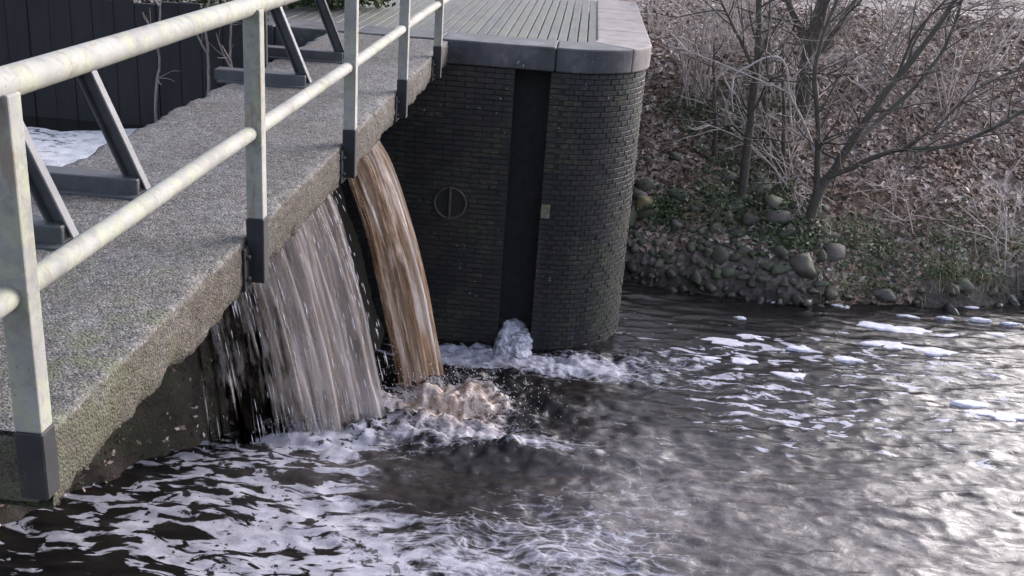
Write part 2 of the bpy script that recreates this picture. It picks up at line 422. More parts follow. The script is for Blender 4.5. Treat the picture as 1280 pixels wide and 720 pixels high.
def flat_mat(name, a, b, sc=8, rough=.8, bumpd=.006):
    m = N(name); c = m.pos()
    m.p(Base_Color=m.ramp(m.noise(c, sc, 6, .65), [(.3, a), (.7, b)]), Roughness=rough, Normal=m.bump(m.noise(c, sc * 6, 5), .5, bumpd)); return m.m

M = dict(deck=concrete_deck(), brick=brick_mat(), mortar=mortar_mat(), cap=cap_mat(), plank=plank_mat(), paint=paint_mat(),
         black=dark_steel(), steel=galv_mat(), beam=dark_steel('dark_grey_steel', (.035, .037, .04), (.075, .078, .082), .6),
         board=board_mat(), moss=moss_wall_mat(), water=water_mat(), still=still_water_mat(), foam=foam_mat(),
         nap=nappe_mat('falling_white_water', (.27, .205, .17), (.43, .365, .33), (.66, .61, .59), .52, (15, .55, 1), .5),
         nap2=nappe_mat('falling_white_water_back', (.20, .145, .11), (.36, .285, .24), (.56, .50, .46), .42, (8, .4, 1), .6),
         jet=nappe_mat('falling_brown_water', (.20, .115, .058), (.42, .28, .18), (.82, .755, .70), 1.0, (11, .9, 1), .7),
         bank=bank_mat(), leaf=leaf_mat(), stone=stone_mat(),
         bark=bark_mat('damp_bark', (.035, .028, .024), (.10, .082, .072), .4),
         pale=bark_mat('pale_twig', (.27, .235, .21), (.54, .48, .44)),
         twig=bark_mat('grey_twig', (.12, .102, .092), (.30, .26, .235)),
         ivy=green_mat('ivy_leaf', [(0, (.022, .036, .013)), (.5, (.045, .072, .024)), (1, (.09, .125, .042))]),
         grass=green_mat('bank_grass', [(0, (.05, .07, .022)), (.45, (.11, .125, .045)), (.75, (.22, .20, .11)), (1, (.40, .35, .25))]),
         path=flat_mat('pale_gravel_path', (.12, .105, .095), (.22, .195, .18), 20),
         near=flat_mat('grey_concrete', (.10, .105, .105), (.19, .19, .19), 5),
         timber=flat_mat('red_brown_timber', (.045, .026, .022), (.10, .062, .052), 12),
         iron=dark_steel('rusty_iron', (.03, .027, .024), (.10, .088, .075), .7))

# ================================================================== SETTING
# ---- bank and far ground: one height field reaching the horizon
def shore(x):                           # waterline of the far bank
    return np.interp(x, [-60, -4, .6, .9, 2.0, 3.4, 5, 7.1, 12, 40, 90], [15.2, 15.2, 15.2, 15.1, 14.75, 14.5, 14.85, 15.6, 16.6, 22, 30])
def bank_z(x, y):
    x = np.asarray(x, float); y = np.asarray(y, float)
    d = y - shore(x)
    d = d + .18 * fbm(x * .9, y * .9, o=3, seed=5)
    z = np.where(d < 0, d * .9, np.where(d < .5, d * 1.15, .575 + (d - .5) * .56))
    top = 2.75
    z = np.where(z > top, top + (z - top) * .22, z)
    z = np.where(z > 3.3, 3.3 + (z - 3.3) * .25, z)
    z = WZ - .02 + z + .10 * fbm(x * .8, y * .8, o=4, seed=9) * sstep(.1, 1.5, d) + .02 * fbm(x * 5, y * 5, o=3, seed=3)
    # behind and beside the abutment the ground is made up to walking level
    zl = -.16 + .03 * fbm(x * .6, y * .6, o=3, seed=4) - 4.6 * sstep(13.0, 12.3, y)
    zl = np.where(x < -3.4, -.25 + (y - 14) * .03 - 3 * sstep(13.6, 12.4, y), zl)
    k = sstep(.75, .05, x)
    return z * (1 - k) + zl * k
def axis(a, b, st, lo, hi):
    mid = np.arange(a, b + st / 2, st)
    def ext(s, e):
        out = []; p = s; dlt = st
        while (p < e if e > s else p > e):
            dlt *= 1.25; p = p + dlt if e > s else p - dlt; out.append(p)
        return out
    return np.array(sorted(ext(a, lo)[::-1] + list(mid) + ext(b, hi)))
def field(xs, ys, fz):
    X, Y = np.meshgrid(xs, ys); Z = fz(X, Y)
    return np.stack([X, Y, Z], -1).reshape(-1, 3), grid_faces(len(xs), len(ys))
V, Fc = field(axis(-4, 14, .12, -300, 300), axis(12.3, 30, .12, 12.2, 600), bank_z)
bank = tag(add('river_bank', mesh_np('river_bank', V, Fc), M['bank']), kind='structure')

# pale path along the top of the bank
xs = np.linspace(4, 60, 160); tt = np.linspace(0, 1, 10)
XX, TT = np.meshgrid(xs, tt)
YY = 25.5 + (XX - 8) * .12 + TT * 2.6 + .15 * fbm(XX * .5, TT * 2, o=2, seed=6)
V = np.stack([XX, YY, bank_z(XX, YY) + .03], -1).reshape(-1, 3)
tag(add('path', mesh_np('path', V, grid_faces(160, 10)), M['path']), kind='structure')

# ---- river below the weir: one displaced sheet
def wave(X, Y):
    pl = np.exp(-(((X + 1.0) / 1.0) ** 2 + ((Y - 10.45) / .85) ** 2))            # plunge pool of the brown jet
    p2 = np.exp(-(((X + 2.0) / .9) ** 2 + ((Y - 9.7) / .7) ** 2))
    wk = np.exp(-(((X + .2) / 2.4) ** 2 + ((Y - 9.6) / 2.3) ** 2))
    wt = np.exp(-(((X - .2) / 1.6) ** 2 + ((Y - 11.9) / .5) ** 2))
    far = .55 + .45 * sstep(15.2, 12.5, Y)
    h = .012 * fbm(X * 1.3 + Y * .5, Y * 2.4, o=3, seed=21) + far * .011 * fbm(X * 2.2 + Y * 1.6 + 3, Y * 6.5 - X * .8, o=4, seed=22)
    rg_ = 1 - np.abs(vnoise(X * 2.3 + Y * 1.1, Y * 6.2 - X * .9, seed=28)); rg2 = 1 - np.abs(vnoise(X * 5 + Y * 2.1, Y * 12 - X * 1.7, seed=29))
    h += far * (.016 * rg_ ** 2 + .008 * rg2 ** 2)
    h += wk * (.045 * fbm(X * 2.0, Y * 3.2, o=4, seed=23))
    h += (pl * .12 + p2 * .04 + wt * .06) * (fbm(X * 4.1, Y * 4.8, o=5, seed=24, gain=.6) * .8 - .5 * np.abs(fbm(X * 9, Y * 9, o=3, seed=25)))
    h += .08 * pl
    # standing wave thrown up a little downstream of the plunge
    h += .07 * np.exp(-(((Y - (9.55 + .10 * (X + .3) ** 2 * .4)) / .16) ** 2)) * np.exp(-(((X + .35) / .95) ** 2)) * (1 + .6 * fbm(X * 5, Y * 5, o=3, seed=26))
    h -= .05 * np.exp(-(((X + .3) / .6) ** 2 + ((Y - 9.2) / .22) ** 2))
    return h
xs = axis(-5.2, 9.0, .03, -40, 200); ys = axis(6.0, 16.4, .03, -60, 40)
X, Y = np.meshgrid(xs, ys)
Z = WZ + wave(X, Y) * sstep(16.4, 15.6, Y)
me = mesh_np('river', np.stack([X, Y, Z], -1).reshape(-1, 3), grid_faces(len(xs), len(ys)))
def g2(x0, y0, sx, sy): return np.exp(-(((X - x0) / sx) ** 2 + ((Y - y0) / sy) ** 2))
foam = .30 + 0 * X
foam += .30 * g2(-2.2, 8.0, 1.9, 1.5) + .12 * g2(-3.4, 8.9, .9, .9)      # rafts drifting off the white fall
foam += .50 * g2(-2.25, 9.45, .8, .35) + .06 * g2(-1.7, 6.9, 1.0, .7)
foam += 1.0 * g2(-1.05, 10.45, .72, .55) + .95 * g2(-.9, 11.75, .85, .36)    # plunge, foam along the abutment
foam += .72 * g2(.35, 11.7, .7, .38) + .20 * g2(1.2, 12.3, .9, .5)
foam += .16 * g2(-3.6, 7.4, 1.4, .8) + .62 * g2(-.6, 9.72, .95, .22) + .24 * g2(.15, 8.0, 1.0, .9) + .20 * g2(-.2, 7.1, 1.3, .7)
foam += .20 * g2(.9, 7.8, 1.0, .6) + .12 * g2(2.2, 10.6, 1.6, 1.2) + .10 * g2(4.5, 11.2, 2.0, 1.0) + .24 * g2(.8, 9.2, 1.1, 1.0) + .12 * g2(-1.2, 7.6, 1.2, .9) + .16 * g2(1.6, 11.6, 1.4, .8) + .13 * g2(2.7, 12.6, 1.4, .6) + .10 * g2(4.8, 12.8, 1.6, .6)
foam -= .42 * g2(0.05, 10.75, .45, .45) + .45 * g2(-.35, 9.2, .45, .28) + .22 * g2(-1.1, 8.5, .6, .25)
foam -= .08 * g2(-3.8, 6.9, 1.1, .6)
foam -= .16 * sstep(1.6, 3.4, X) * sstep(10.6, 9.2, Y) + .18 * sstep(13.4, 14.6, Y)
foam = np.clip(foam, 0, 1.15)
calm = np.clip(1 - (.95 * g2(-.5, 10.0, 1.7, 1.9) + .9 * g2(.7, 8.0, 1.5, 1.5) + .8 * g2(.4, 11.8, 1.2, .7)), 0, 1)
calm = np.maximum(calm, sstep(-1.3, -1.9, X) * .95)
brown = np.clip(1.6 * g2(-1.05, 10.45, .7, .5), 0, 1)
silt_reflect = np.clip(.75 * g2(.9, 8.9, 1.0, 1.2) + .5 * g2(2.9, 8.4, 1.8, 1.7) + .35 * g2(-2.0, 8.9, 1.0, .8) + .45 * g2(-1.05, 10.4, .6, .45), 0, .85)  # silty water; the wide second patch paints a dull tree reflection
for nme, v in (('foam', foam), ('calm', calm), ('brown', brown), ('silt_reflect', silt_reflect)): attr(me, nme, v)
tag(add('river_water', me, M['water']), kind='structure')

# ---- held-back water above the weir
V, Fc = field(axis(-9, -3.0, .5, -60, -2.98), axis(-2, 9.4, .5, -30, 13.5), lambda a, b: UZ + 0 * a)
tag(add('upstream_water', mesh_np('upstream_water', V, Fc), M['still']), kind='structure')

# ================================================================== ABUTMENT
FY, NX, NCX, NCY, NR = 12.2, -.76, -.20, 13.18, .98
SLX0, SLX1 = -.76, -.34
ab = thing('brick_abutment', 'dark wet brick abutment with rounded nose and upright stop-log slot', 'abutment', (-.3, 13.2, WZ))
inv = Matrix.Translation(-Vector(ab.location))
def addp(name, me, mat, parent=ab, kind=None):
    me.transform(inv) if not me.get('_done') else None
    me['_done'] = 1
    o = add(name, me, mat, parent)
    if kind: o['kind'] = kind
    return o
def outline(off, z):
    """plan of the abutment, offset outward by off"""
    P = [(-5.0, 18.5), (-5.0, FY - off), (SLX0, FY - off), (SLX0, FY + .34), (SLX1, FY + .34), (SLX1, FY - off)]
    for i in range(25):
        a = R_(-90 + i * 90 / 24); P.append((NCX + (NR + off) * math.cos(a), NCY + (NR + off) * math.sin(a)))
    P += [(NCX + NR + off, 18.5)]
    return [Vector((x, y, z)) for x, y in P]
bm = bmesh.new()
lo = [bm.verts.new(p) for p in outline(-.005, WZ - .9)]; hi = [bm.verts.new(p) for p in outline(-.005, -.27)]
n = len(lo)
for i in range(n): bm.faces.new((lo[i], lo[(i + 1) % n], hi[(i + 1) % n], hi[i]))
bm.faces.new(hi); bmesh.ops.recalc_face_normals(bm, faces=bm.faces)
addp('core', bm_mesh('abutment_core', bm), M['mortar'])
# bricks: one shared stretcher and header mesh
def brick_me(name, L):
    b = box_mesh(name, -L / 2, L / 2, -.004, .04, -.0272, .0272, .004); b['_done'] = 1; b.materials.append(M['brick']); return b
ST, HD = brick_me('brick', .218), brick_me('brick_header', .110)
pl = []                                 # (mesh, location, rotz, weight)
c = 0; z = -.30
while z > WZ - .12:
    off = .1125 if c % 2 else 0
    x = SLX0 - .1065 - (off and .0565 if False else 0)
    # left face, from the slot edge to the left
    if c % 2: pl.append((HD, (SLX0 - .053, FY, z), 0)); x = SLX0 - .053 - .053 - .012 - .1065
    while x > -3.4:
        pl.append((ST, (x, FY, z), 0)); x -= .2255
    # narrow pier right of the slot and round nose in headers
    pl.append((HD, (SLX1 + .056, FY, z), 0))
    a = -88.5 + (3.4 if c % 2 else 0)
    while a < 3:
        t = R_(a); pl.append((HD, (NCX + NR * math.cos(t), NCY + NR * math.sin(t), z), t + math.pi / 2)); a += 6.65
    z -= .063; c += 1
# bricks inside the slot cheeks stay plain; rank by size in view
def score(p):
    x, y, zz = p[1]; L = .213 if p[0] is ST else .106
    if x < -2.0 or zz < WZ - .02: return 0
    v = Vector((x, y, zz - CAM_Z)); nrm = Vector((math.sin(p[2]), -math.cos(p[2]), 0))
    return L * max(0, -v.normalized().dot(nrm)) / v.length
pl.sort(key=score, reverse=True)
rest = []
for i, (me, loc, rz) in enumerate(pl):
    j = random.uniform(-.003, .008)
    nrm = Vector((math.sin(rz), -math.cos(rz), 0))
    l2 = Vector(loc) + nrm * j + Vector((0, 0, random.uniform(-.002, .002)))
    rr = rz + random.uniform(-.012, .012)
    if i < 300:
        o = add('brick', me, None, ab); o.location = l2 - Vector(ab.location); o.rotation_euler = (random.uniform(-.02, .02), 0, rr)
    else: rest.append((me, l2, rr))
cache = {}
for me in (ST, HD):
    v = np.empty(len(me.vertices) * 3, np.float32); me.vertices.foreach_get('co', v); v = v.reshape(-1, 3)
    me.calc_loop_triangles(); t = np.empty(len(me.loop_triangles) * 3, np.int32); me.loop_triangles.foreach_get('vertices', t); cache[me.name] = (v, t.reshape(-1, 3))
Vs, Fs, nn = [], [], 0
for me, l, r in rest:
    v, t = cache[me.name]; cs, sn = math.cos(r), math.sin(r)
    q = v @ np.array([[cs, sn, 0], [-sn, cs, 0], [0, 0, 1]]) + np.array(l); Vs.append(q); Fs.append(t + nn); nn += len(q)
addp('brickwork', mesh_np('brickwork', np.concatenate(Vs), np.concatenate(Fs), False), M['brick'], kind='stuff')
q = at(680, 263, FY)
addp('pale_brick', box_mesh('pale_brick', SLX1 + .004, SLX1 + .115, FY - .012, FY + .05, q.z - .10, q.z + .08, .008), flat_mat('pale_algae_brick', (.10, .115, .07), (.20, .215, .14), 14))
# cap stones
def cap_seg(P, Q, z0=-.262, z1=.015):
    """P outer, Q inner polylines"""
    bm = bmesh.new(); n = len(P)
    g = [[bm.verts.new((p[0], p[1], zz)) for p in L] for L, zz in ((P, z0), (P, z1), (Q, z1), (Q, z0))]
    for a in range(4):
        b = (a + 1) % 4
        for i in range(n - 1): bm.faces.new((g[a][i], g[a][i + 1], g[b][i + 1], g[b][i]))
    bm.faces.new([g[a][0] for a in range(4)]); bm.faces.new([g[a][-1] for a in range(4)][::-1])
    bmesh.ops.recalc_face_normals(bm, faces=bm.faces)
    sharp = [e for e in bm.edges if len(e.link_faces) == 2 and e.calc_face_angle() > .6]
    bmesh.ops.bevel(bm, geom=sharp, offset=.022, segments=3, affect='EDGES', profile=.5)
    return bm_mesh('cap_stone', bm, False)
OV, WD = .045, .62
edges = [-5.0, -3.55, -2.62, -1.62, -.30]
for a, b in zip(edges, edges[1:]):
    y1 = FY + WD
    addp('cap_stone', cap_seg([(a + .003, FY - OV), (b - .003, FY - OV)], [(a + .003, y1), (b - .003, y1)]), M['cap'])
def arcpts(a0, a1, r, n=12): return [(NCX + r * math.cos(R_(a0 + (a1 - a0) * i / n)), NCY + r * math.sin(R_(a0 + (a1 - a0) * i / n))) for i in range(n + 1)]
o_ = arcpts(-90, -40, NR + OV); i_ = arcpts(-90, -40, NR - WD)
addp('cap_stone', cap_seg([(-.295, FY - OV)] + o_, [(-.295, FY + WD)] + i_), M['cap'])
M['cap2'] = flat_mat('lit_beige_stone', (.12, .108, .104), (.25, .222, .21), 3.5)  # paler copy for the right end; its lit brightness is painted in
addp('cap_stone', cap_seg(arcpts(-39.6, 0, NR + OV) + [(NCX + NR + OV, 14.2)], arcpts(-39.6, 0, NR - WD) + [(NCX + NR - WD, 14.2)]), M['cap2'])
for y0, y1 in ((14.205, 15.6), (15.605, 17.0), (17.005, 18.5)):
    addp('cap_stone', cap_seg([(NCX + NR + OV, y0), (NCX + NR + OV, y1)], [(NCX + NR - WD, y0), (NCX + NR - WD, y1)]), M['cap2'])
# plank decking on the abutment
x = -4.96; k = 0
while x < .06:
    y0 = FY + WD + .01 + random.uniform(0, .02)
    if x + .122 > -.2: y0 += .03
    me = box_mesh('plank', x + .006, x + .114, y0, 18.4, -.10, -.004 + random.uniform(-.004, .004), .006)
    addp('plank', me, M['plank']); x += .122
# mooring ring in the wall
tb = Tubes(); q = at(563, 253, FY)
def ring(cx, cz, r, y, n=28): return [(cx + r * math.cos(i / n * 6.2832), y, cz + r * math.sin(i / n * 6.2832)) for i in range(n + 1)]
tb.tube(ring(q.x, q.z, .19, FY - .03), [.016] * 29, 8)
rg = addp('mooring_ring', tb.mesh('mooring_ring'), M['iron'])
bm = bmesh.new(); bmesh.ops.create_circle(bm, cap_ends=True, segments=28, radius=.18)  # flat black disc: shade of a recess painted in, board colour reused
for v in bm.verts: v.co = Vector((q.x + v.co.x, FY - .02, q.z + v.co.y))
bmesh.ops.recalc_face_normals(bm, faces=bm.faces); addp('niche_shade', bm_mesh('niche_shade', bm), M['board'], rg)
addp('bar', bar_mesh('ring_bar', (q.x, FY - .045, q.z - .19), (q.x, FY - .045, q.z + .21), .028, .028, Vector((1, 0, 0))), M['iron'], rg)

# ================================================================== WEIR BODY UNDER THE BRIDGE
foot = [(-6.5, 3.0), (-5.2, 6.4), (-4.45, 7.6), (-4.06, 8.2), (-3.2, 9.35), (-2.35, 10.15), (-2.15, 10.6), (-2.1, 12.3)]
ft = resample([(a, b, 0) for a, b in foot], 200); nv = 60
tt = np.linspace(0, 1, nv)
U = np.linspace(0, 1, 200)[None, :] + 0 * tt[:, None]; T = tt[:, None] + 0 * U
px = ft[:, 0][None, :] - 1.05 * T ** 1.2; py = ft[:, 1][None, :] - .25 * T * sstep(.95, .6, U)
pz = (WZ - .5) + T * (-.66 - (WZ - .5))
dn = .10 * fbm(py * 1.6, pz * 1.6, px, o=5, seed=31) + .10 * np.abs(fbm(py * 4, pz * 4, o=3, seed=32)) * sstep(.55, .25, T) * sstep(.8, .4, U)
px = px + dn
rows = [np.stack([px, py, pz], -1)]
back = np.stack([px[-1] - 1.2, py[-1], pz[-1] - .02], -1)[None]
V = np.concatenate([rows[0], back], 0).reshape(-1, 3)
wb = add('weir_wall', mesh_np('weir_wall', V, grid_faces(200, nv + 1)), M['moss'])
tag(wb, 'brown mossy masonry weir face sloping into the foam under the bridge', 'weir')

# litter and roots caught on the weir face
rw = np.random.default_rng(77); W3 = V.reshape(nv + 1, 200, 3)
ii = rw.integers(6, 34, 1800); jj = np.clip((rw.beta(2, 2.2, 1800) * 120 + 10).astype(int), 0, 198)
keep = fbm(W3[ii, jj, 1] * 2.5, W3[ii, jj, 2] * 2.5, o=3, seed=12) + .5 * (ii < 22) > .15
cc = W3[ii, jj][keep] + rw.normal(0, .02, (keep.sum(), 3)) + np.array([.03, 0, .02]); nl = len(cc)
aa = rw.normal(size=(nl, 3)); aa /= np.linalg.norm(aa, axis=1)[:, None]; bb = np.cross(aa, rw.normal(size=(nl, 3))); bb /= np.linalg.norm(bb, axis=1)[:, None]
ss = rw.uniform(.015, .042, (nl, 1)); q4 = np.stack([cc - aa * ss, cc + bb * ss * .5, cc + aa * ss, cc - bb * ss * .5], 1).reshape(-1, 3)
tag(add('weir_litter', mesh_np('weir_litter', q4, np.arange(nl * 4).reshape(-1, 4), False), M['leaf']), 'brown dead leaves caught on the mossy weir face', 'leaves', kind='stuff')

# ================================================================== FALLING WATER
def nappe(name, A, B, v_of_u, z0, drop, mat, seed, nu=150, nt=90, thick=0.0, cover=None, amp=.03, ybend=0.0):
    """A,B source lip ends (x,y); v_of_u horizontal throw at u"""
    u = np.linspace(0, 1, nu); t = np.linspace(0, 1, nt)
    Uu, Tt = np.meshgrid(u, t)
    throw = np.interp(Uu, *v_of_u)
    X = A[0] + (B[0] - A[0]) * Uu + throw * Tt
    Y = A[1] + (B[1] - A[1]) * Uu + ybend * Tt * (Uu - .5)
    Zz = z0 - drop * (.10 * Tt + .90 * Tt ** 2)
    st = fbm(Uu * 14, Tt * 1.3, o=4, seed=seed) * amp * (.3 + Tt) + fbm(Uu * 60, Tt * 3, o=3, seed=seed + 3) * amp * .35
    X = X + st + thick * np.sin(np.pi * Uu); Zz = Zz + st * .5
    me = mesh_np(name, np.stack([X, Y, Zz], -1).reshape(-1, 3), grid_faces(nu, nt))
    wd = math.dist(A, B); uvs(me, np.stack([Uu * wd, Tt * 3.1], -1).reshape(-1, 2))
    cv = cover(Uu, Tt) if cover else 0 * Uu + 1
    attr(me, 'cover', cv); return add(name, me, mat)
D = UZ - .2 - WZ + .12
# white fall, spread thin
wf = thing('waterfall', 'wide translucent veil of water falling from under the bridge', 'waterfall', (-2.6, 9.8, WZ))
for q in range(5):
    ths = .66 + .11 * q
    def cv(u, t, q=q): return -.34 + .05 * q + .74 * sstep(.0, .85, u) - .30 * sstep(.3, 1, t) * sstep(.6, .2, u) - .30 * sstep(.86, 1, t) + .12 * t
    o = nappe('sheet', (-3.88, 8.85 + .02 * q), (-2.78 - .02 * (4 - q), 10.13), ([0, .4, 1], [ths * .72, ths * .92, ths]), UZ - .2 + .01 * q, D, (M['nap'], M['nap2'])[q % 2], 41 + 7 * q, cover=cv, amp=.06)
    uvl = o.data.uv_layers['flow']; a_ = np.empty(len(uvl.data) * 2, np.float32); uvl.data.foreach_get('uv', a_); a_ = a_.reshape(-1, 2) + np.array([3.7 * q, 1.3 * q], np.float32); uvl.data.foreach_set('uv', a_.ravel())
    o.data.transform(Matrix.Translation(-Vector(wf.location))); o.parent = wf
# brown jet
jf = thing('waterfall', 'narrow brown jet of water arching down beside the dark brick abutment', 'waterfall', (-1.6, 10.9, WZ))
jw = ([0, 1], [1.12, 1.12])
for q in range(4):
    def cv(u, t, q=q): return 1.25 - (1.2 + .7 * t) * np.abs(2 * u - 1) ** (2.5 if q % 2 else 4) - .45 * sstep(.88, 1, t)
    o = nappe('sheet', (-2.74 + .04 * q, 10.52 + .05 * q), (-2.66 + .04 * q, 11.22 + .06 * q), ([0, .5, 1], [1.0 + .03 * q, 1.07 + .03 * q, 1.03 + .04 * q]), UZ - .13 + .015 * q, UZ - .13 - WZ + .1, M['jet'], 51 + 5 * q, 110, 110, thick=.12, amp=.05, ybend=-.2, cover=cv)
    uvl = o.data.uv_layers['flow']; a_ = np.empty(len(uvl.data) * 2, np.float32); uvl.data.foreach_get('uv', a_); a_ = a_.reshape(-1, 2) + np.array([0, 2.1 * q], np.float32); uvl.data.foreach_set('uv', a_.ravel())
    o.data.transform(Matrix.Translation(-Vector(jf.location))); o.parent = jf
# droplets and threads torn off the falls
tb = Tubes()
for i in range(420):
    u = random.random() ** .6; a = Vector((-3.85, 8.9, 0)).lerp(Vector((-2.75, 10.13, 0)), u); th = np.interp(u, [0, .4, 1], [.65, .9, 1.02]) + random.gauss(0, .09)
    t0 = random.uniform(.35, .98); L = random.uniform(.012, .05)
    P = []
    yo = random.gauss(0, .05)
    for s in range(4):
        t = t0 + L * s / 3; P.append((a.x + th * t, a.y + yo, UZ - .2 - D * (.1 * t + .9 * t * t)))
    tb.tube(P, np.array([.1, 1, 1, .1]) * random.uniform(.002, .0055), 4)
tag(add('spray', tb.mesh('spray'), M['foam']), 'thin bright threads of spray torn from the white fall', 'spray', kind='stuff')
# splash lumps around the plunge
Vs, Fs, nn = [], [], 0
ico = bmesh.new(); bmesh.ops.create_icosphere(ico, subdivisions=1, radius=1)
iv = np.array([v.co[:] for v in ico.verts]); ift = np.array([[v.index for v in f.verts] for f in ico.faces]); ico.free()
for i in range(1500):
    if random.random() < .6: x, y, s = random.gauss(-1.05, .5), random.gauss(10.35, .4), .22
    else: x, y, s = random.gauss(-2.2, .6), 0, .10; y = 9.9 + (x + 2.2) * .75 + random.gauss(0, .12)
    h = WZ + .02 + abs(random.gauss(0, s)); r = random.uniform(.002, .007)
    q = iv * np.array([r, r, r * random.uniform(1, 2)]) + np.array([x, y, h]); Vs.append(q); Fs.append(ift + nn); nn += len(iv)
tag(add('splash_drops', mesh_np('splash_drops', np.concatenate(Vs), np.concatenate(Fs)), M['foam']), 'tiny splash drops leaping from the plunge pool', 'splash', kind='stuff')

# foam heaps and rafts
def foam_blob(name, cx, cy, rx, ry, h, seed, n=44, rings=9, z=WZ, ea=.38):
    th = np.arange(n) / n * 2 * np.pi; rr = np.linspace(0.02, 1, rings)
    T, Rr = np.meshgrid(th, rr)
    ed = 1 + ea * fbm(np.cos(T) * 1.6 + seed, np.sin(T) * 1.6, o=4, seed=seed)
    X = Rr * ed * rx * np.cos(T); Y = Rr * ed * ry * np.sin(T)
    Z = h * (1 - Rr ** 7) * (.8 + .2 * fbm(X * 5 + cx, Y * 5, o=2, seed=seed + 1)) - .02 * (Rr > .99)
    me = mesh_np(name, np.stack([X, Y, Z], -1).reshape(-1, 3), grid_faces(n, rings, True))
    return add(name, me, M['foam'], loc=(cx, cy, z))
fh = foam_blob('foam_heap', -.55, FY + .02, .235, .42, .30, 63, n=84, rings=34, z=WZ - .02, ea=.16)
fv = np.empty(len(fh.data.vertices) * 3, np.float32); fh.data.vertices.foreach_get('co', fv); fv = fv.reshape(-1, 3)
fv[:, 2] *= .55 + .45 * sstep(-.32, .12, fv[:, 1]); fv += (.030 * np.stack([fbm(fv[:, 0] * 14 + k_ * 9, fv[:, 1] * 14, fv[:, 2] * 14, o=4, seed=64, gain=.65) for k_ in range(3)], -1)).astype(np.float32)
fh.data.vertices.foreach_set('co', fv.ravel()); fh.data.update()
tag(fh, 'tall white foam heap filling the foot of the stop-log slot', 'foam')
zz0 = WZ
spots = [((905, 428), .30, .13), ((935, 422), .24, .10), ((925, 452), .28, .12), ((895, 450), .2, .09), ((1000, 436), .22, .10), ((1100, 408), .30, .12), ((1135, 396), .17, .06),
         ((1140, 415), .36, .16), ((1185, 420), .22, .09), ((1110, 432), .42, .15), ((1170, 440), .34, .13), ((1225, 400), .16, .06), ((1240, 418), .2, .07), ((1265, 405), .14, .05), ((925, 398), .09, .05),
         ((970, 378), .10, .05), ((1050, 383), .12, .05), ((1180, 398), .10, .04), ((1215, 385), .12, .04), ((1060, 450), .20, .08), ((985, 470), .24, .1), ((1250, 520), .35, .16), ((1215, 505), .2, .1)]
for i, ((ax, ay), rx, ry) in enumerate(spots):
    v = CM @ Vector((ax - CX, ay - CY, F_PX)); p = Vector((0, 0, CAM_Z)) + v * ((WZ - CAM_Z) / v.z)
    tag(foam_blob('foam_raft', p.x, p.y, rx, ry, .022, 70 + i, z=WZ + .004), ('broad flat foam raft drifting on the river below the grassy bank' if rx > .27 else 'small oval foam raft drifting on the river below the bank' if rx > .15 else 'tiny foam fleck floating close to the bank'), 'foam', ('broad foam rafts' if rx > .27 else 'small foam rafts' if rx > .15 else 'foam flecks by the bank'))

# ================================================================== BRIDGE SLAB
SX0, SX1, SY0, SY1, ST_ = -2.92, -1.53, 2.76, 12.14, .27
prof = []
def seg(a, b, n):
    for i in range(n): prof.append((a[0] + (b[0] - a[0]) * i / n, a[1] + (b[1] - a[1]) * i / n))
seg((SX0, 0), (SX1, 0), 56); seg((SX1, 0), (SX1, -ST_), 14); seg((SX1, -ST_), (SX0, -ST_), 20); seg((SX0, -ST_), (SX0, 0), 12)
prof = np.array(prof); npf = len(prof); ny = 380
ysl = np.linspace(SY0, SY1, ny)
PX = prof[:, 0][None, :] + 0 * ysl[:, None]; PZ = prof[:, 1][None, :] + 0 * ysl[:, None]; PY = ysl[:, None] + 0 * PX
cxm, czm = (SX0 + SX1) / 2, -ST_ / 2
ex = np.minimum(abs(PX - SX0), abs(PX - SX1)); ez = np.minimum(abs(PZ), abs(PZ + ST_))
edge = np.exp(-((ex + ez) / .04) ** 2)
nz = fbm(PX * 9, PY * 9, PZ * 9, o=4, seed=81); rough = fbm(PX * 30, PY * 30, PZ * 30, o=2, seed=82)
chip = np.maximum(0, fbm(PX * 3 + 5, PY * 5, PZ * 3, o=4, seed=83) - .05)
inw = edge * (.006 + .018 * chip + .006 * nz)
PX2 = PX - np.sign(PX - cxm) * inw + .006 * rough * (ex < .01); PZ2 = PZ - np.sign(PZ - czm) * inw + .0035 * rough * (ez < .01) + .005 * fbm(PX * 2, PY * 2, o=2, seed=84) * (PZ > -.01)
low = sstep(-.15, -ST_, PZ) * (PX > SX1 - .01)
PX2 -= low * .014 * np.maximum(0, fbm(PY * 4, PZ * 4, o=4, seed=86) + .1); PZ2 += (PZ < -ST_ + .01) * (PX > SX1 - .2) * .010 * fbm(PY * 9, PX * 9, o=4, seed=87)
V = np.stack([PX2, PY, PZ2], -1).reshape(-1, 3)
Fm = grid_faces(npf, ny, True)[:, ::-1]
bs = thing('weir_bridge', 'rough gravel-faced concrete footbridge slab with chipped edge over the falls', 'bridge', (-2.2, 7.4, -ST_))
bi = Matrix.Translation(-Vector(bs.location))
me = mesh_np('slab', V, Fm); me.transform(bi); add('slab', me, M['deck'], bs)
def rect_end(y):
    return mesh_np('slab_end', [(SX0 + .02, y, -.02), (SX1 - .03, y, -.02), (SX1 - .03, y, -ST_ + .01), (SX0 + .02, y, -ST_ + .01)], [(0, 1, 2, 3)], False)
me = box_mesh('slab_end', SX0 + .03, SX1 - .04, SY0 - .012, SY0 + .1, -ST_ + .02, -.022, .01); me.transform(bi); add('slab_end', me, M['deck'], bs)
# near abutment that carries the slab
me = box_mesh('near_abutment', -7.0, -1.92, -3, 3.0, WZ - .6, -.262, .02)
tag(add('concrete_abutment', me, M['near']), 'plain grey concrete abutment under the mossy end of the slab', 'abutment')

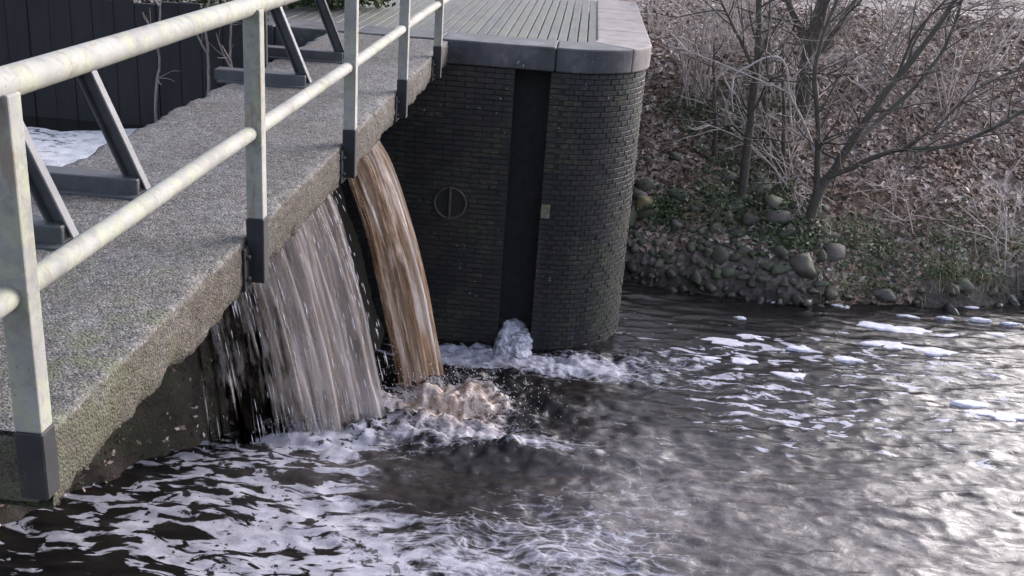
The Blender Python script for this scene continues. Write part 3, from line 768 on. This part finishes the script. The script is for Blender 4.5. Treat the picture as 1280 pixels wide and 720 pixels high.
# ================================================================== RAILING
rl = thing('railing', 'weathered white two-rail tube railing bolted along the slab edge', 'railing', (-1.5, 6.8, 0))
ri = Matrix.Translation(-Vector(rl.location))
PYs = [2.62, 4.77, 6.82, 8.85, 10.95]
def rp(name, me, mat, parent=rl): me.transform(ri); return add(name, me, mat, parent)
for y in PYs:
    zb = -.12 if y < 3 else -.225
    p = rp('post', box_mesh('post', -1.528, -1.448, y - .035, y + .035, .10, 1.075, .006, 2), M['paint'])
    rp('post_foot', box_mesh('post_foot', -1.531, -1.445, y - .039, y + .039, zb, .10, .005), M['black'], p)
    rp('anchor_plate', box_mesh('anchor_plate', -1.536, -1.517, y - .11 + (.12 if y < 3 else 0), y + .052 + (.12 if y < 3 else 0), zb - .025, -.035, .003), M['black'], p)
    for dz in ((-.08, -.19) if y > 3 else ()):
        tb = Tubes(); tb.tube([(-1.52, y - .08, dz), (-1.500, y - .08, dz), (-1.499, y - .08, dz)], [.013, .013, .001], 6); rp('bolt', tb.mesh('bolt'), M['black'], p)
for zc, r in ((1.085, .043), (.515, .036)):
    tb = Tubes(); n = 70; yy = np.linspace(.3, 12.5, n)
    tb.tube(np.stack([-1.503 + .004 * fbm(yy * .4, yy * 0, o=2, seed=5), yy, zc + .006 * fbm(yy * .5, yy * 0 + 3, o=2, seed=6)], -1), [r] * n, 20)
    rp('top_rail' if zc > 1 else 'mid_rail', tb.mesh('rail'), M['paint'])

# ================================================================== GATE FRAMES ON THE DECK
def frame(y, label, light):
    f = thing('raking_gate_frame', label, 'steel frame', (-2.25, y, 0), 'raking steel frames on the bridge deck')
    fi = Matrix.Translation(-Vector(f.location))
    def fp(name, me, mat): me.transform(fi); return add(name, me, mat, f)
    a, b = Vector((-2.24, y, .03)), Vector((-2.51, y, .67))
    d = Vector((-.83, 0, -.36)).normalized()
    fp('strut_flange', bar_mesh('strut_flange', a, b, .06, .012), light)
    fp('strut_web', bar_mesh('strut_web', a + d * .042 + Vector((0, .02, 0)), b + d * .042 + Vector((0, .02, 0)), .010, .072), M['beam'])
    fp('strut_flange', bar_mesh('strut_flange', a + d * .083, b + d * .083, .06, .010), M['beam'])
    fp('base_beam', box_mesh('base_beam', -3.04, -2.27, y - .07, y + .07, .006, .095, .006), M['beam'])
    fp('base_plate', box_mesh('base_plate', -3.0, -2.19, y - .13, y + .13, -.006, .014, .003), M['beam'])
    return f
frame(4.46, 'grey raking steel frame beside the mossy end of the slab', M['steel'])
frame(5.30, 'grey raking steel frame beside the pale foam upstream', M['steel'])
frame(8.72, 'grey raking steel frame beside the red-brown timber post', M['steel'])
frame(10.10, 'black raking steel frame next to the brick abutment end', M['black'])
me = box_mesh('beam', -2.60, -2.535, 3.6, 10.5, .635, .70, .006)
tag(add('tie_beam', me, M['beam']), 'long dark steel beam tying the tops of the raking frames together', 'beam')
me = box_mesh('timber_post', -.075, .075, -.075, .075, 0, 1.5, .012); tp = add('timber_post', me, M['timber'], loc=(-3.02, 9.72, -.75))
tp.scale.z = 1.3; tag(tp, 'square red-brown timber post standing behind the far steel frames', 'post')

# upstream wing wall of tarred boards
ww = thing('board_wall', 'black tarred board wall standing in the water upstream of the bridge', 'wall', (-4.3, 9.45, UZ - .8))
wi = Matrix.Translation(-Vector(ww.location)); x = -5.62; k = 0
while x < -3.02:
    wdt = .2 + random.uniform(-.008, .008)
    me = box_mesh('board', x + .001, x + wdt - .001, 9.42 + random.uniform(0, .012), 9.49, UZ - .8, .50 + random.uniform(-.02, .02), .005); me.transform(wi)
    add('board', me, M['board'], ww); x += wdt
for zz in (-.1, .38):
    me = box_mesh('waling', -5.65, -3.0, 9.49, 9.56, zz - .07, zz + .07, .006); me.transform(wi); add('waling', me, M['board'], ww)

# pale foam held against the board wall
fr = foam_blob('foam_sheet', -4.35, 8.45, 1.25, .85, .05, 99, n=90, rings=24, z=UZ + .003)
def foam_gap():
    m = N('leafy_scum'); c = m.pos()
    d = m.step(m.noise(m.pos((1, 1.6, 1)), 7, 7, .7, .8), .54, .58)
    wgt = m.step(m.z()[0], -3.9, -4.5)
    col = m.ramp(m.noise(c, 9, 6, .65), [(.3, (.42, .42, .43)), (.7, (.72, .72, .72))])
    col = m.mix(m.math('MULTIPLY', d, wgt), col, (.02, .02, .02))
    m.p(Base_Color=col, Roughness=.7, Normal=m.bump(m.vor(c, 50), .5, .01)); return m.m
fr.data.materials.clear(); fr.data.materials.append(foam_gap())
tag(fr, 'pale scummy foam sheet with dark twigs held against the black board wall', 'foam')

# ================================================================== STONES ON THE BANK
def stone_me(i):
    bm = bmesh.new(); bmesh.ops.create_icosphere(bm, subdivisions=2, radius=1)
    P = np.array([v.co[:] for v in bm.verts])
    k = 1.05 + .45 * fbm(P[:, 0] * 1.1 + i * 7, P[:, 1] * 1.1, P[:, 2] * 1.1, o=3, seed=100 + i)
    sc = np.array([random.uniform(.8, 1.3), random.uniform(.7, 1.0), random.uniform(.5, .8)])
    P = P * k[:, None]; pn = np.array([[random.gauss(0, 1) for _ in range(3)] for _ in range(9)]); pn /= np.linalg.norm(pn, axis=1)[:, None]
    for nn_ in pn:
        dd_ = P @ nn_; P = P - np.maximum(0, dd_ - random.uniform(.55, .85))[:, None] * nn_
    P = P * sc * 1.1
    for v, p in zip(bm.verts, P): v.co = p
    return bm_mesh('stone_%d' % i, bm, True)
SM = [stone_me(i) for i in range(9)]
for s in SM: s.materials.append(M['stone'])
rr_ = thing('stone_riprap', 'bank of rounded mossy stones piled at the water edge beside the abutment', 'riprap', (2.2, 15, WZ))
placed = []
for tries in range(6000):
    x = random.uniform(.9, 4.0) if random.random() < .95 else random.uniform(4.0, 9)
    d = abs(random.gauss(0, .75)) - .12 if x < 4.2 else random.uniform(-.15, .25)
    y = float(shore(x)) + d; r = random.choice((.05, .06, .07, .08, .09, .11, .13, .17)) * random.uniform(.85, 1.1) * (1.0 if x < 4.3 else .8)
    if any((x - a) ** 2 + (y - b) ** 2 < (.70 * (r + c)) ** 2 for a, b, c in placed): continue
    placed.append((x, y, r))
    if len(placed) >= 285: break
for x, y, r in placed:
    o = add('stone', random.choice(SM), None, rr_)
    o.location = Vector((x, y, float(bank_z(x, y)) + r * .16)) - Vector(rr_.location); o.scale = (r * 1.15, r * 1.1, r * 1.05)
    o.rotation_euler = (random.uniform(-.4, .4), random.uniform(-.4, .4), random.uniform(0, 6.28))
def boulder(x, y, r, mat, label, i):
    me = stone_me(20 + i); me.materials.append(mat); o = add('boulder', me, loc=(x, y, float(bank_z(x, y)) + r * .3)); o.scale = (r, r * .9, r); o.rotation_euler = (.2, .1, i * 1.3)
    return tag(o, label, 'boulder')
ym = flat_mat('yellow_moss_stone', (.10, .095, .05), (.26, .23, .11), 9)
boulder(1.18, 16.0, .20, ym, 'yellow-mossed boulder on the leafy bank beside the abutment', 0)
boulder(3.55, 14.62, .17, M['stone'], 'larger rounded grey boulder at the end of the stone bank', 1)
boulder(4.75, 15.02, .19, M['stone'], 'pale boulder under dry grass at the waterline', 2)

# ================================================================== LEAF LITTER, IVY, GRASS
def scatter_leaves(n, fx, size, seed, curl=.35, lift=.02):
    r = np.random.default_rng(seed)
    x, y = fx(r, n); z = bank_z(x, y) + r.uniform(.0, lift, n)
    s = r.uniform(size[0], size[1], n); a = r.uniform(0, 6.283, n)
    e = .05
    nx = -(bank_z(x + e, y) - bank_z(x - e, y)) / (2 * e); nyy = -(bank_z(x, y + e) - bank_z(x, y - e)) / (2 * e)
    nrm = np.stack([nx, nyy, np.ones(n)], -1) + r.normal(0, curl, (n, 3)); nrm /= np.linalg.norm(nrm, axis=1)[:, None]
    t = np.stack([np.cos(a), np.sin(a), 0 * a], -1); t -= nrm * (t * nrm).sum(1)[:, None]; t /= np.linalg.norm(t, axis=1)[:, None]
    b = np.cross(nrm, t); c = np.stack([x, y, z], -1)
    fold = r.uniform(.05, .45, n)[:, None]
    S = s[:, None]
    v = [c - t * S, c + b * S * .5 + nrm * S * fold, c + t * S + nrm * S * .15, c - b * S * .5 + nrm * S * fold]
    V = np.stack(v, 1).reshape(-1, 3); i = np.arange(n)[:, None] * 4
    F = np.concatenate([i + np.array([[0, 2, 1]]), i + np.array([[0, 3, 2]])], 0)
    return V, F
def bankarea(r, n):
    x = r.uniform(.85, 13, n); d = r.beta(1.05, 2.2, n) * 13 + .25 + .25 * vnoise(x * 2, x * 0, seed=8) + .16 * sstep(4.2, 3.2, x)
    y = shore(x) + d; k = fbm(x * 1.1, y * 1.1, o=3, seed=15) + r.normal(0, .25, n)
    sh = k < -.45; y = np.where(sh, y + .5, y); x = np.where(sh, x + .35, x)      # drifts with bare soil between
    return x, y
V, Fc = scatter_leaves(60000, bankarea, (.03, .10), 1, .45)
tag(add('leaf_litter', mesh_np('leaf_litter', V, Fc, False), M['leaf']), 'dead brown leaves covering the river bank', 'leaves', kind='stuff')
def ivyarea(r, n):
    cx = np.array([1.5, 2.3, 2.6, 3.3, 1.9, 2.9, 4.6, 6.0, 3.0]); cy = np.array([.9, 1.2, 2.2, .9, 3.2, 3.6, .7, .6, 1.5]); sd = np.array([.18, .28, .35, .28, .35, .45, .35, .4, .3])
    k = r.integers(0, 9, n); x = cx[k] + r.normal(0, 1, n) * sd[k]; x = np.maximum(x, .95)
    return x, shore(x) + np.maximum(.3, cy[k] + r.normal(0, 1, n) * sd[k])
V, Fc = scatter_leaves(7500, ivyarea, (.02, .05), 2, .7, .16)
tag(add('ivy', mesh_np('ivy', V, Fc, False), M['ivy']), 'low dark green ivy creeping between the leaves of the bank', 'ivy', kind='stuff')
def grass_mesh(spots):
    Vs, Fs, n = [], [], 0
    for (x, y, cnt, h, sp) in spots:
        for k in range(cnt):
            gx, gy = x + random.gauss(0, sp), y + random.gauss(0, sp); gz = float(bank_z(gx, gy)) - .02
            a = random.uniform(0, 6.283); ln = random.uniform(.25, .95) * h; hh = h * random.uniform(.4, 1.0)
            w_ = random.uniform(.003, .007); sx, sy = -math.sin(a) * w_, math.cos(a) * w_
            P = []
            for i in range(5):
                t = i / 4; q = (gx + math.cos(a) * ln * t * t, gy + math.sin(a) * ln * t * t, gz + hh * (t * 1.5 - t * t * .95)); k2 = 1 - t * .85
                P += [(q[0] - sx * k2, q[1] - sy * k2, q[2]), (q[0] + sx * k2, q[1] + sy * k2, q[2])]
            Vs += P
            for i in range(4): Fs.append((n + i * 2, n + i * 2 + 1, n + i * 2 + 3, n + i * 2 + 2))
            n += 10
    return mesh_np('grass', np.array(Vs), np.array(Fs), True)
sp = []
for i in range(150):
    x = random.uniform(3.6, 10.5); d = abs(random.gauss(.45, .5)) + .12; sp.append((x, float(shore(x)) + d, random.randint(14, 30), random.uniform(.25, .55), .09))
for i in range(150):
    x = random.uniform(3.2, 12); d = random.uniform(.8, 9); sp.append((x, float(shore(x)) + d, random.randint(8, 16), random.uniform(.2, .45), .10))
tag(add('grass', grass_mesh(sp), M['grass']), 'straggling dry and green grass hanging over the water edge', 'grass', kind='stuff')

# ================================================================== BARE TREES AND SHRUBS
def branch(tb, p, d, L, r, depth, k, bend=.25, up=.12, tw=None):
    n = max(4, int(L / .12)); n = min(n, 9)
    P = [Vector(p)]; d = Vector(d).normalized(); st = L / (n - 1)
    for i in range(n - 1):
        d = (d + Vector((random.gauss(0, bend), random.gauss(0, bend), random.gauss(0, bend) + up)) * .45).normalized()
        P.append(P[-1] + d * st)
    Rr = np.linspace(r, r * .35, n); (tb if r > .009 or tw is None else tw).tube([tuple(q) for q in P], Rr, k)
    if depth > 0:
        m = random.randint(2, 4)
        for j in range(m):
            i = random.randint(1, n - 2); ax = Vector((random.gauss(0, 1), random.gauss(0, 1), random.gauss(0, .7))).normalized()
            dd = (P[i + 1] - P[i]).normalized(); nd = (dd * .75 + ax * .7).normalized()
            branch(tb, P[i], nd, L * random.uniform(.4, .75), float(Rr[i]) * random.uniform(.45, .7), depth - 1, max(3, k - 1), bend, up, tw)
def limb_obj(name, pts, r0, r1, mat, parent, inv_, k=9):
    P = resample(pts, max(8, len(pts) * 5)); n = len(P)
    P += .012 * np.stack([fbm(np.arange(n) * .4, np.full(n, j * 9.3), o=3, seed=int(abs(P[0][0]) * 100) + j) for j in range(3)], -1)
    tb = Tubes(); Rr = np.linspace(r0, r1, n) * (1 + .08 * fbm(np.arange(n) * .7, np.zeros(n), o=2, seed=3)); tb.tube(P, Rr, k)
    me = tb.mesh(name); me.transform(inv_); add(name, me, mat, parent); return P, Rr
def tree(name, label, limbs, bark, twm, per=7, twl=(.35, .9), depth=2, cat='tree', up=.12, group=None, twr=.45):
    base = Vector(limbs[0][0][0]); t = thing(name, label, cat, base, group); iv_ = Matrix.Translation(-base)
    br, tw = Tubes(), Tubes()
    for i, (pts, r0, r1) in enumerate(limbs):
        P, Rr = limb_obj('trunk' if i == 0 else 'limb', pts, r0, r1, bark, t, iv_)
        n = len(P)
        for j in range(per):
            a = random.randint(int(n * (.35 if i == 0 else .2)), n - 2)
            dd = Vector(P[a + 1] - P[a]).normalized(); ax = Vector((random.gauss(0, 1), random.gauss(0, 1), random.gauss(.1, .6))).normalized()
            branch(br, P[a], dd * .6 + ax * .8, random.uniform(*twl), max(min(float(Rr[a]) * random.uniform(.3, twr), .022), .012), depth, 5, .3, up, tw)
    for nm, b, mt in (('branches', br, bark), ('twigs', tw, twm)):
        if b.V: me = b.mesh(nm); me.transform(iv_); o = add(nm, me, mt, t); o['kind'] = 'stuff'
    return t
def L3(pts): return [at(*p) for p in pts]
def gbase(px, py):                       # where the ray through a pixel meets the bank
    for Y in np.arange(14.2, 40, .05):
        p = at(px, py, Y)
        if p.z <= float(bank_z(p.x, p.y)) : return p - Vector((0, 0, .06))
    return p
b = gbase(1010, 278); y = b.y
tree('leaning_tree', 'mossy multi-stemmed bare tree leaning out over the water edge', [
    ([b, at(1022, 245, y), at(1040, 215, y + .05), at(1075, 160, y + .1), at(1115, 105, y + .2), at(1160, 50, y + .35), at(1215, -30, y + .5)], .085, .035),
    (L3([(1018, 255, y), (1022, 215, y - .05), (1022, 150, y - .1), (1018, 90, y - .05), (1030, 40, y), (1055, -20, y + .1)]), .05, .022),
    (L3([(1036, 222, y), (1075, 205, y - .15), (1120, 188, y - .3), (1180, 184, y - .45), (1230, 165, y - .55), (1290, 132, y - .6)]), .045, .022),
    (L3([(1060, 183, y + .08), (1100, 150, y + .5), (1160, 90, y + .9), (1190, 40, y + 1.1), (1205, -20, y + 1.2)]), .045, .02),
    (L3([(1120, 188, y - .3), (1170, 160, y - .2), (1215, 115, y), (1290, 75, y + .2)]), .022, .010),
    (L3([(1120, 100, y + .2), (1140, 50, y + .1), (1180, 0, y), (1230, -40, y)]), .025, .012)], M['bark'], M['twig'], per=12, twl=(.5, 1.2))
b = gbase(928, 252); y = b.y
tree('bare_tree', 'slim upright bare tree rooted on the bank above the stones', [
    ([b, at(932, 205, y), at(940, 140, y + .05), at(946, 70, y + .1), at(950, -20, y + .15)], .075, .045),
    (L3([(940, 140, y), (965, 100, y - .2), (1005, 92, y - .35), (1060, 95, y - .4)]), .02, .008),
    (L3([(944, 90, y), (925, 50, y), (905, 10, y + .1), (890, -30, y + .2)]), .03, .014)], M['bark'], M['pale'], per=13, twl=(.5, 1.2))
b = gbase(1000, 150); y = b.y
tree('bare_tree', 'forked grey tree standing behind the leaning tree', [
    ([b, at(1005, 110, y), at(1012, 60, y), at(1030, 0, y), at(1045, -50, y)], .14, .10),
    (L3([(1013, 75, y), (1005, 45, y + .1), (985, 0, y + .2), (975, -40, y + .3)]), .07, .05),
    (L3([(1020, 70, y), (1050, 30, y), (1085, -30, y)]), .05, .03)], M['bark'], M['twig'], per=8, twl=(.6, 1.5))
for px, py, hh, lb in ((895, 205, 150, 'short dark sapling beside the ivy close to the abutment'), (955, 192, 200, 'thin sapling between ivy and forked grey tree'), (980, 215, 160, 'dark sapling right behind the upright bare tree')):
    b = gbase(px, py); y = b.y; dx = random.uniform(-14, 14)
    tree('sapling', lb, [([b, at(px + dx * .3, py - hh * .35, y), at(px + dx, py - hh * .7, y + .1), at(px + dx * 1.4, py - hh, y + .15)], .042, .014)], M['bark'], M['twig'], per=9, cat='tree', twl=(.3, .8))
# pale arching shrub stems
def shrub(px, py, n, lab, mat, hgt=(.9, 2.0), spread=.9, tilt=(0, 0)):
    b = gbase(px, py); t = thing('shrub', lab, 'shrub', b, None); iv_ = Matrix.Translation(-b); tw = Tubes()
    for i in range(n):
        a = random.uniform(0, 6.283); h = random.uniform(*hgt); s = random.uniform(.2, 1) * spread
        o_ = Vector((random.gauss(0, .12), random.gauss(0, .12), 0))
        P = [b + o_, b + o_ + Vector((math.cos(a) * s * .38 + tilt[0] * .2, math.sin(a) * s * .38, h * .42)), b + o_ + Vector((math.cos(a) * s * .85 + tilt[0] * .6, math.sin(a) * s * .8, h * .8)),
             b + o_ + Vector((math.cos(a) * s * 1.5 + tilt[0], math.sin(a) * s * 1.4, h * random.uniform(.7, 1.25)))]
        Q = resample(P, 14); r = random.uniform(.010, .020); tw.tube(Q, np.linspace(r, r * .35, 14), 5)
        for j in range(random.randint(3, 6)):
            k = random.randint(4, 12); dd = Vector(Q[k + 1] - Q[k]).normalized()
            ax = Vector((random.gauss(0, 1), random.gauss(0, 1), random.gauss(0, .8))).normalized()
            branch(tw, Q[k], dd * .7 + ax * .7, random.uniform(.4, 1.1), r * .6, 1, 4, .28, .08)
    me = tw.mesh('stems'); me.transform(iv_); o = add('stems', me, mat, t); o['kind'] = 'stuff'; return t
shrub(870, 130, 16, 'pale twiggy shrub overhanging the end of the abutment', M['pale'], (1.2, 2.2), 1.3, (.1, 0))
shrub(920, 70, 16, 'dense pale shrub behind the slim upright tree', M['pale'], (1.3, 2.4), 1.4)
shrub(985, 235, 7, 'few bent pale stems drooping at the foot of the leaning tree', M['pale'], (.7, 1.3), .9, (-.3, 0))
shrub(1090, 120, 9, 'loose grey shrub on the bank behind the leaning limbs', M['twig'], (1.0, 2.0), 1.3)
shrub(1200, 95, 10, 'grey twiggy shrub beside the pale path', M['twig'], (1.2, 2.2), 1.5)
shrub(1255, 330, 4, 'thin dry stems leaning over the water in the grass', M['pale'], (.8, 1.5), .6, (-.2, 0))
shrub(1130, 300, 3, 'sparse dry stems standing among grass near the waterline', M['pale'], (.5, 1.0), .5)
shrub(1040, 60, 12, 'thicket of grey stems beside the forked grey tree', M['twig'], (1.5, 3.0), 1.8)
shrub(1150, 200, 6, 'thin grey stems rising behind the horizontal mossy limb', M['twig'], (1.0, 1.9), 1.1)
shrub(820, 40, 12, 'pale fine-twigged shrub on the ground behind the abutment cap', M['pale'], (1.0, 1.9), 1.2, (.5, 0))
b = gbase(1024, 262); y = b.y - .25
tree('arching_shrub', 'pale bare shrub arching a long crooked branch across the tree trunks', [
    ([b, at(1026, 225, y), at(1015, 180, y), at(1003, 152, y), at(988, 120, y - .1), at(982, 82, y - .15), at(966, 70, y - .2), at(938, 82, y - .2), at(916, 98, y - .2), at(916, 140, y - .2)], .028, .010),
    (L3([(1012, 175, y), (990, 160, y + .1), (985, 120, y + .1), (960, 105, y), (900, 80, y), (850, 60, y)]), .018, .008),
    (L3([(1018, 200, y), (1000, 215, y - .1), (992, 250, y - .15)]), .014, .007),
    (L3([(1020, 190, y), (1022, 110, y), (1010, 92, y), (1085, 95, y)]), .016, .008)], M['pale'], M['pale'], per=7, cat='shrub', up=.0, twl=(.3, .8))
for px, py, n_, lb in ((900, 20, 9, 'pale arching shrub at the top of the bank behind the abutment corner'), (960, 130, 7, 'thin pale shrub growing in the ivy between the trunks'), (1110, 40, 9, 'pale arching shrub near the far path edge'), (1180, 150, 7, 'low pale shrub under the outer tips of the leaning tree'), (1250, 60, 8, 'grey arching shrub on the open bank by the path')):
    shrub(px, py, n_, lb, M['pale'], (.9, 2.0), 1.7)
# fallen sticks on the bank
for i in range(30):
    x = random.uniform(1.1, 9); yb = float(shore(x)) + random.uniform(.2, 5); a = random.uniform(0, 6.283); L = random.uniform(.25, .9); P = []
    for s in np.linspace(-.5, .5, 6):
        qx, qy = x + math.cos(a) * L * s, yb + math.sin(a) * L * s; P.append((0, 0, 0) if False else (qx - x, qy - yb, float(bank_z(qx, qy)) + .035 + .02 * math.sin(s * 9) - float(bank_z(x, yb))))
    tb = Tubes(); tb.tube(P, np.linspace(.011, .004, 6), 5)
    tag(add('fallen_stick', tb.mesh('fallen_stick'), M['pale' if i % 2 else 'twig'], loc=(x, yb, float(bank_z(x, yb)))), 'thin fallen stick lying among the dead leaves', 'stick', 'fallen sticks on the leafy bank')
for pts, lb in (([(196, 165), (194, 120), (199, 80), (197, 40), (205, -10)], 'thin pale sapling standing before the black boards, the one nearest the foam'),
                ([(264, 168), (262, 110), (260, 60), (256, 25), (266, -15)], 'forked pale sapling standing before the middle of the black boards'),
                ([(291, 150), (290, 100), (287, 55), (292, 0)], 'short pale sapling standing before the boards near the timber post')):
    P_ = [at(a_, b_, 9.3) for a_, b_ in pts]; P_[0].z = UZ - .1
    tree('sapling', lb, [(P_, .016, .007)], M['twig'], M['twig'], per=3, depth=1, twl=(.25, .5))
# dark evergreen bush upstream, behind the boards
def bush(cx, cy, cz, rx, ry, rz, n, label, seed):
    r = np.random.default_rng(seed); t = thing('evergreen_bush', label, 'bush', (cx, cy, cz))
    d = r.normal(size=(n, 3)); d /= np.linalg.norm(d, axis=1)[:, None]; q = d * (r.uniform(.35, 1, n) ** .5)[:, None]
    q *= (1 + .35 * fbm(d[:, 0] * 2 + seed, d[:, 1] * 2, d[:, 2] * 2, o=3, seed=seed))[:, None]
    c = q * np.array([rx, ry, rz]) + np.array([0, 0, rz]); s = r.uniform(.03, .07, n)[:, None]
    a = r.normal(size=(n, 3)); a /= np.linalg.norm(a, axis=1)[:, None]; b_ = np.cross(a, r.normal(size=(n, 3))); b_ /= np.linalg.norm(b_, axis=1)[:, None]
    V = np.stack([c - a * s, c + b_ * s * .5, c + a * s, c - b_ * s * .5], 1).reshape(-1, 3); F = np.arange(n * 4).reshape(-1, 4)
    o = add('foliage', mesh_np('foliage', V, F, False), M['ivy'], t)
    tb = Tubes()
    for k in range(6):
        a_ = k * 1.05; tb.tube([(0, 0, -.1), (math.cos(a_) * rx * .2, math.sin(a_) * ry * .2, rz * .7), (math.cos(a_) * rx * .6, math.sin(a_) * ry * .6, rz * 1.5)], [.03, .022, .01], 6)
    add('stem', tb.mesh('stem'), M['bark'], t)
bush(-7.1, 12.3, -.75, 1.3, 1.2, 1.5, 9000, 'dark green evergreen bush standing past the end of the black boards', 3)
bush(-4.9, 11.9, -.6, 1.5, .9, 1.5, 9000, 'dark evergreen bush rising behind the middle of the black boards', 7)
bush(-3.6, 14.6, -.3, 1.0, .9, .9, 6000, 'dark evergreen bush on the ground behind the timber post', 8)
bush(-9.6, 11.6, -.75, 1.5, 1.3, 1.3, 7000, 'dark evergreen bush overhanging the upstream water', 4)
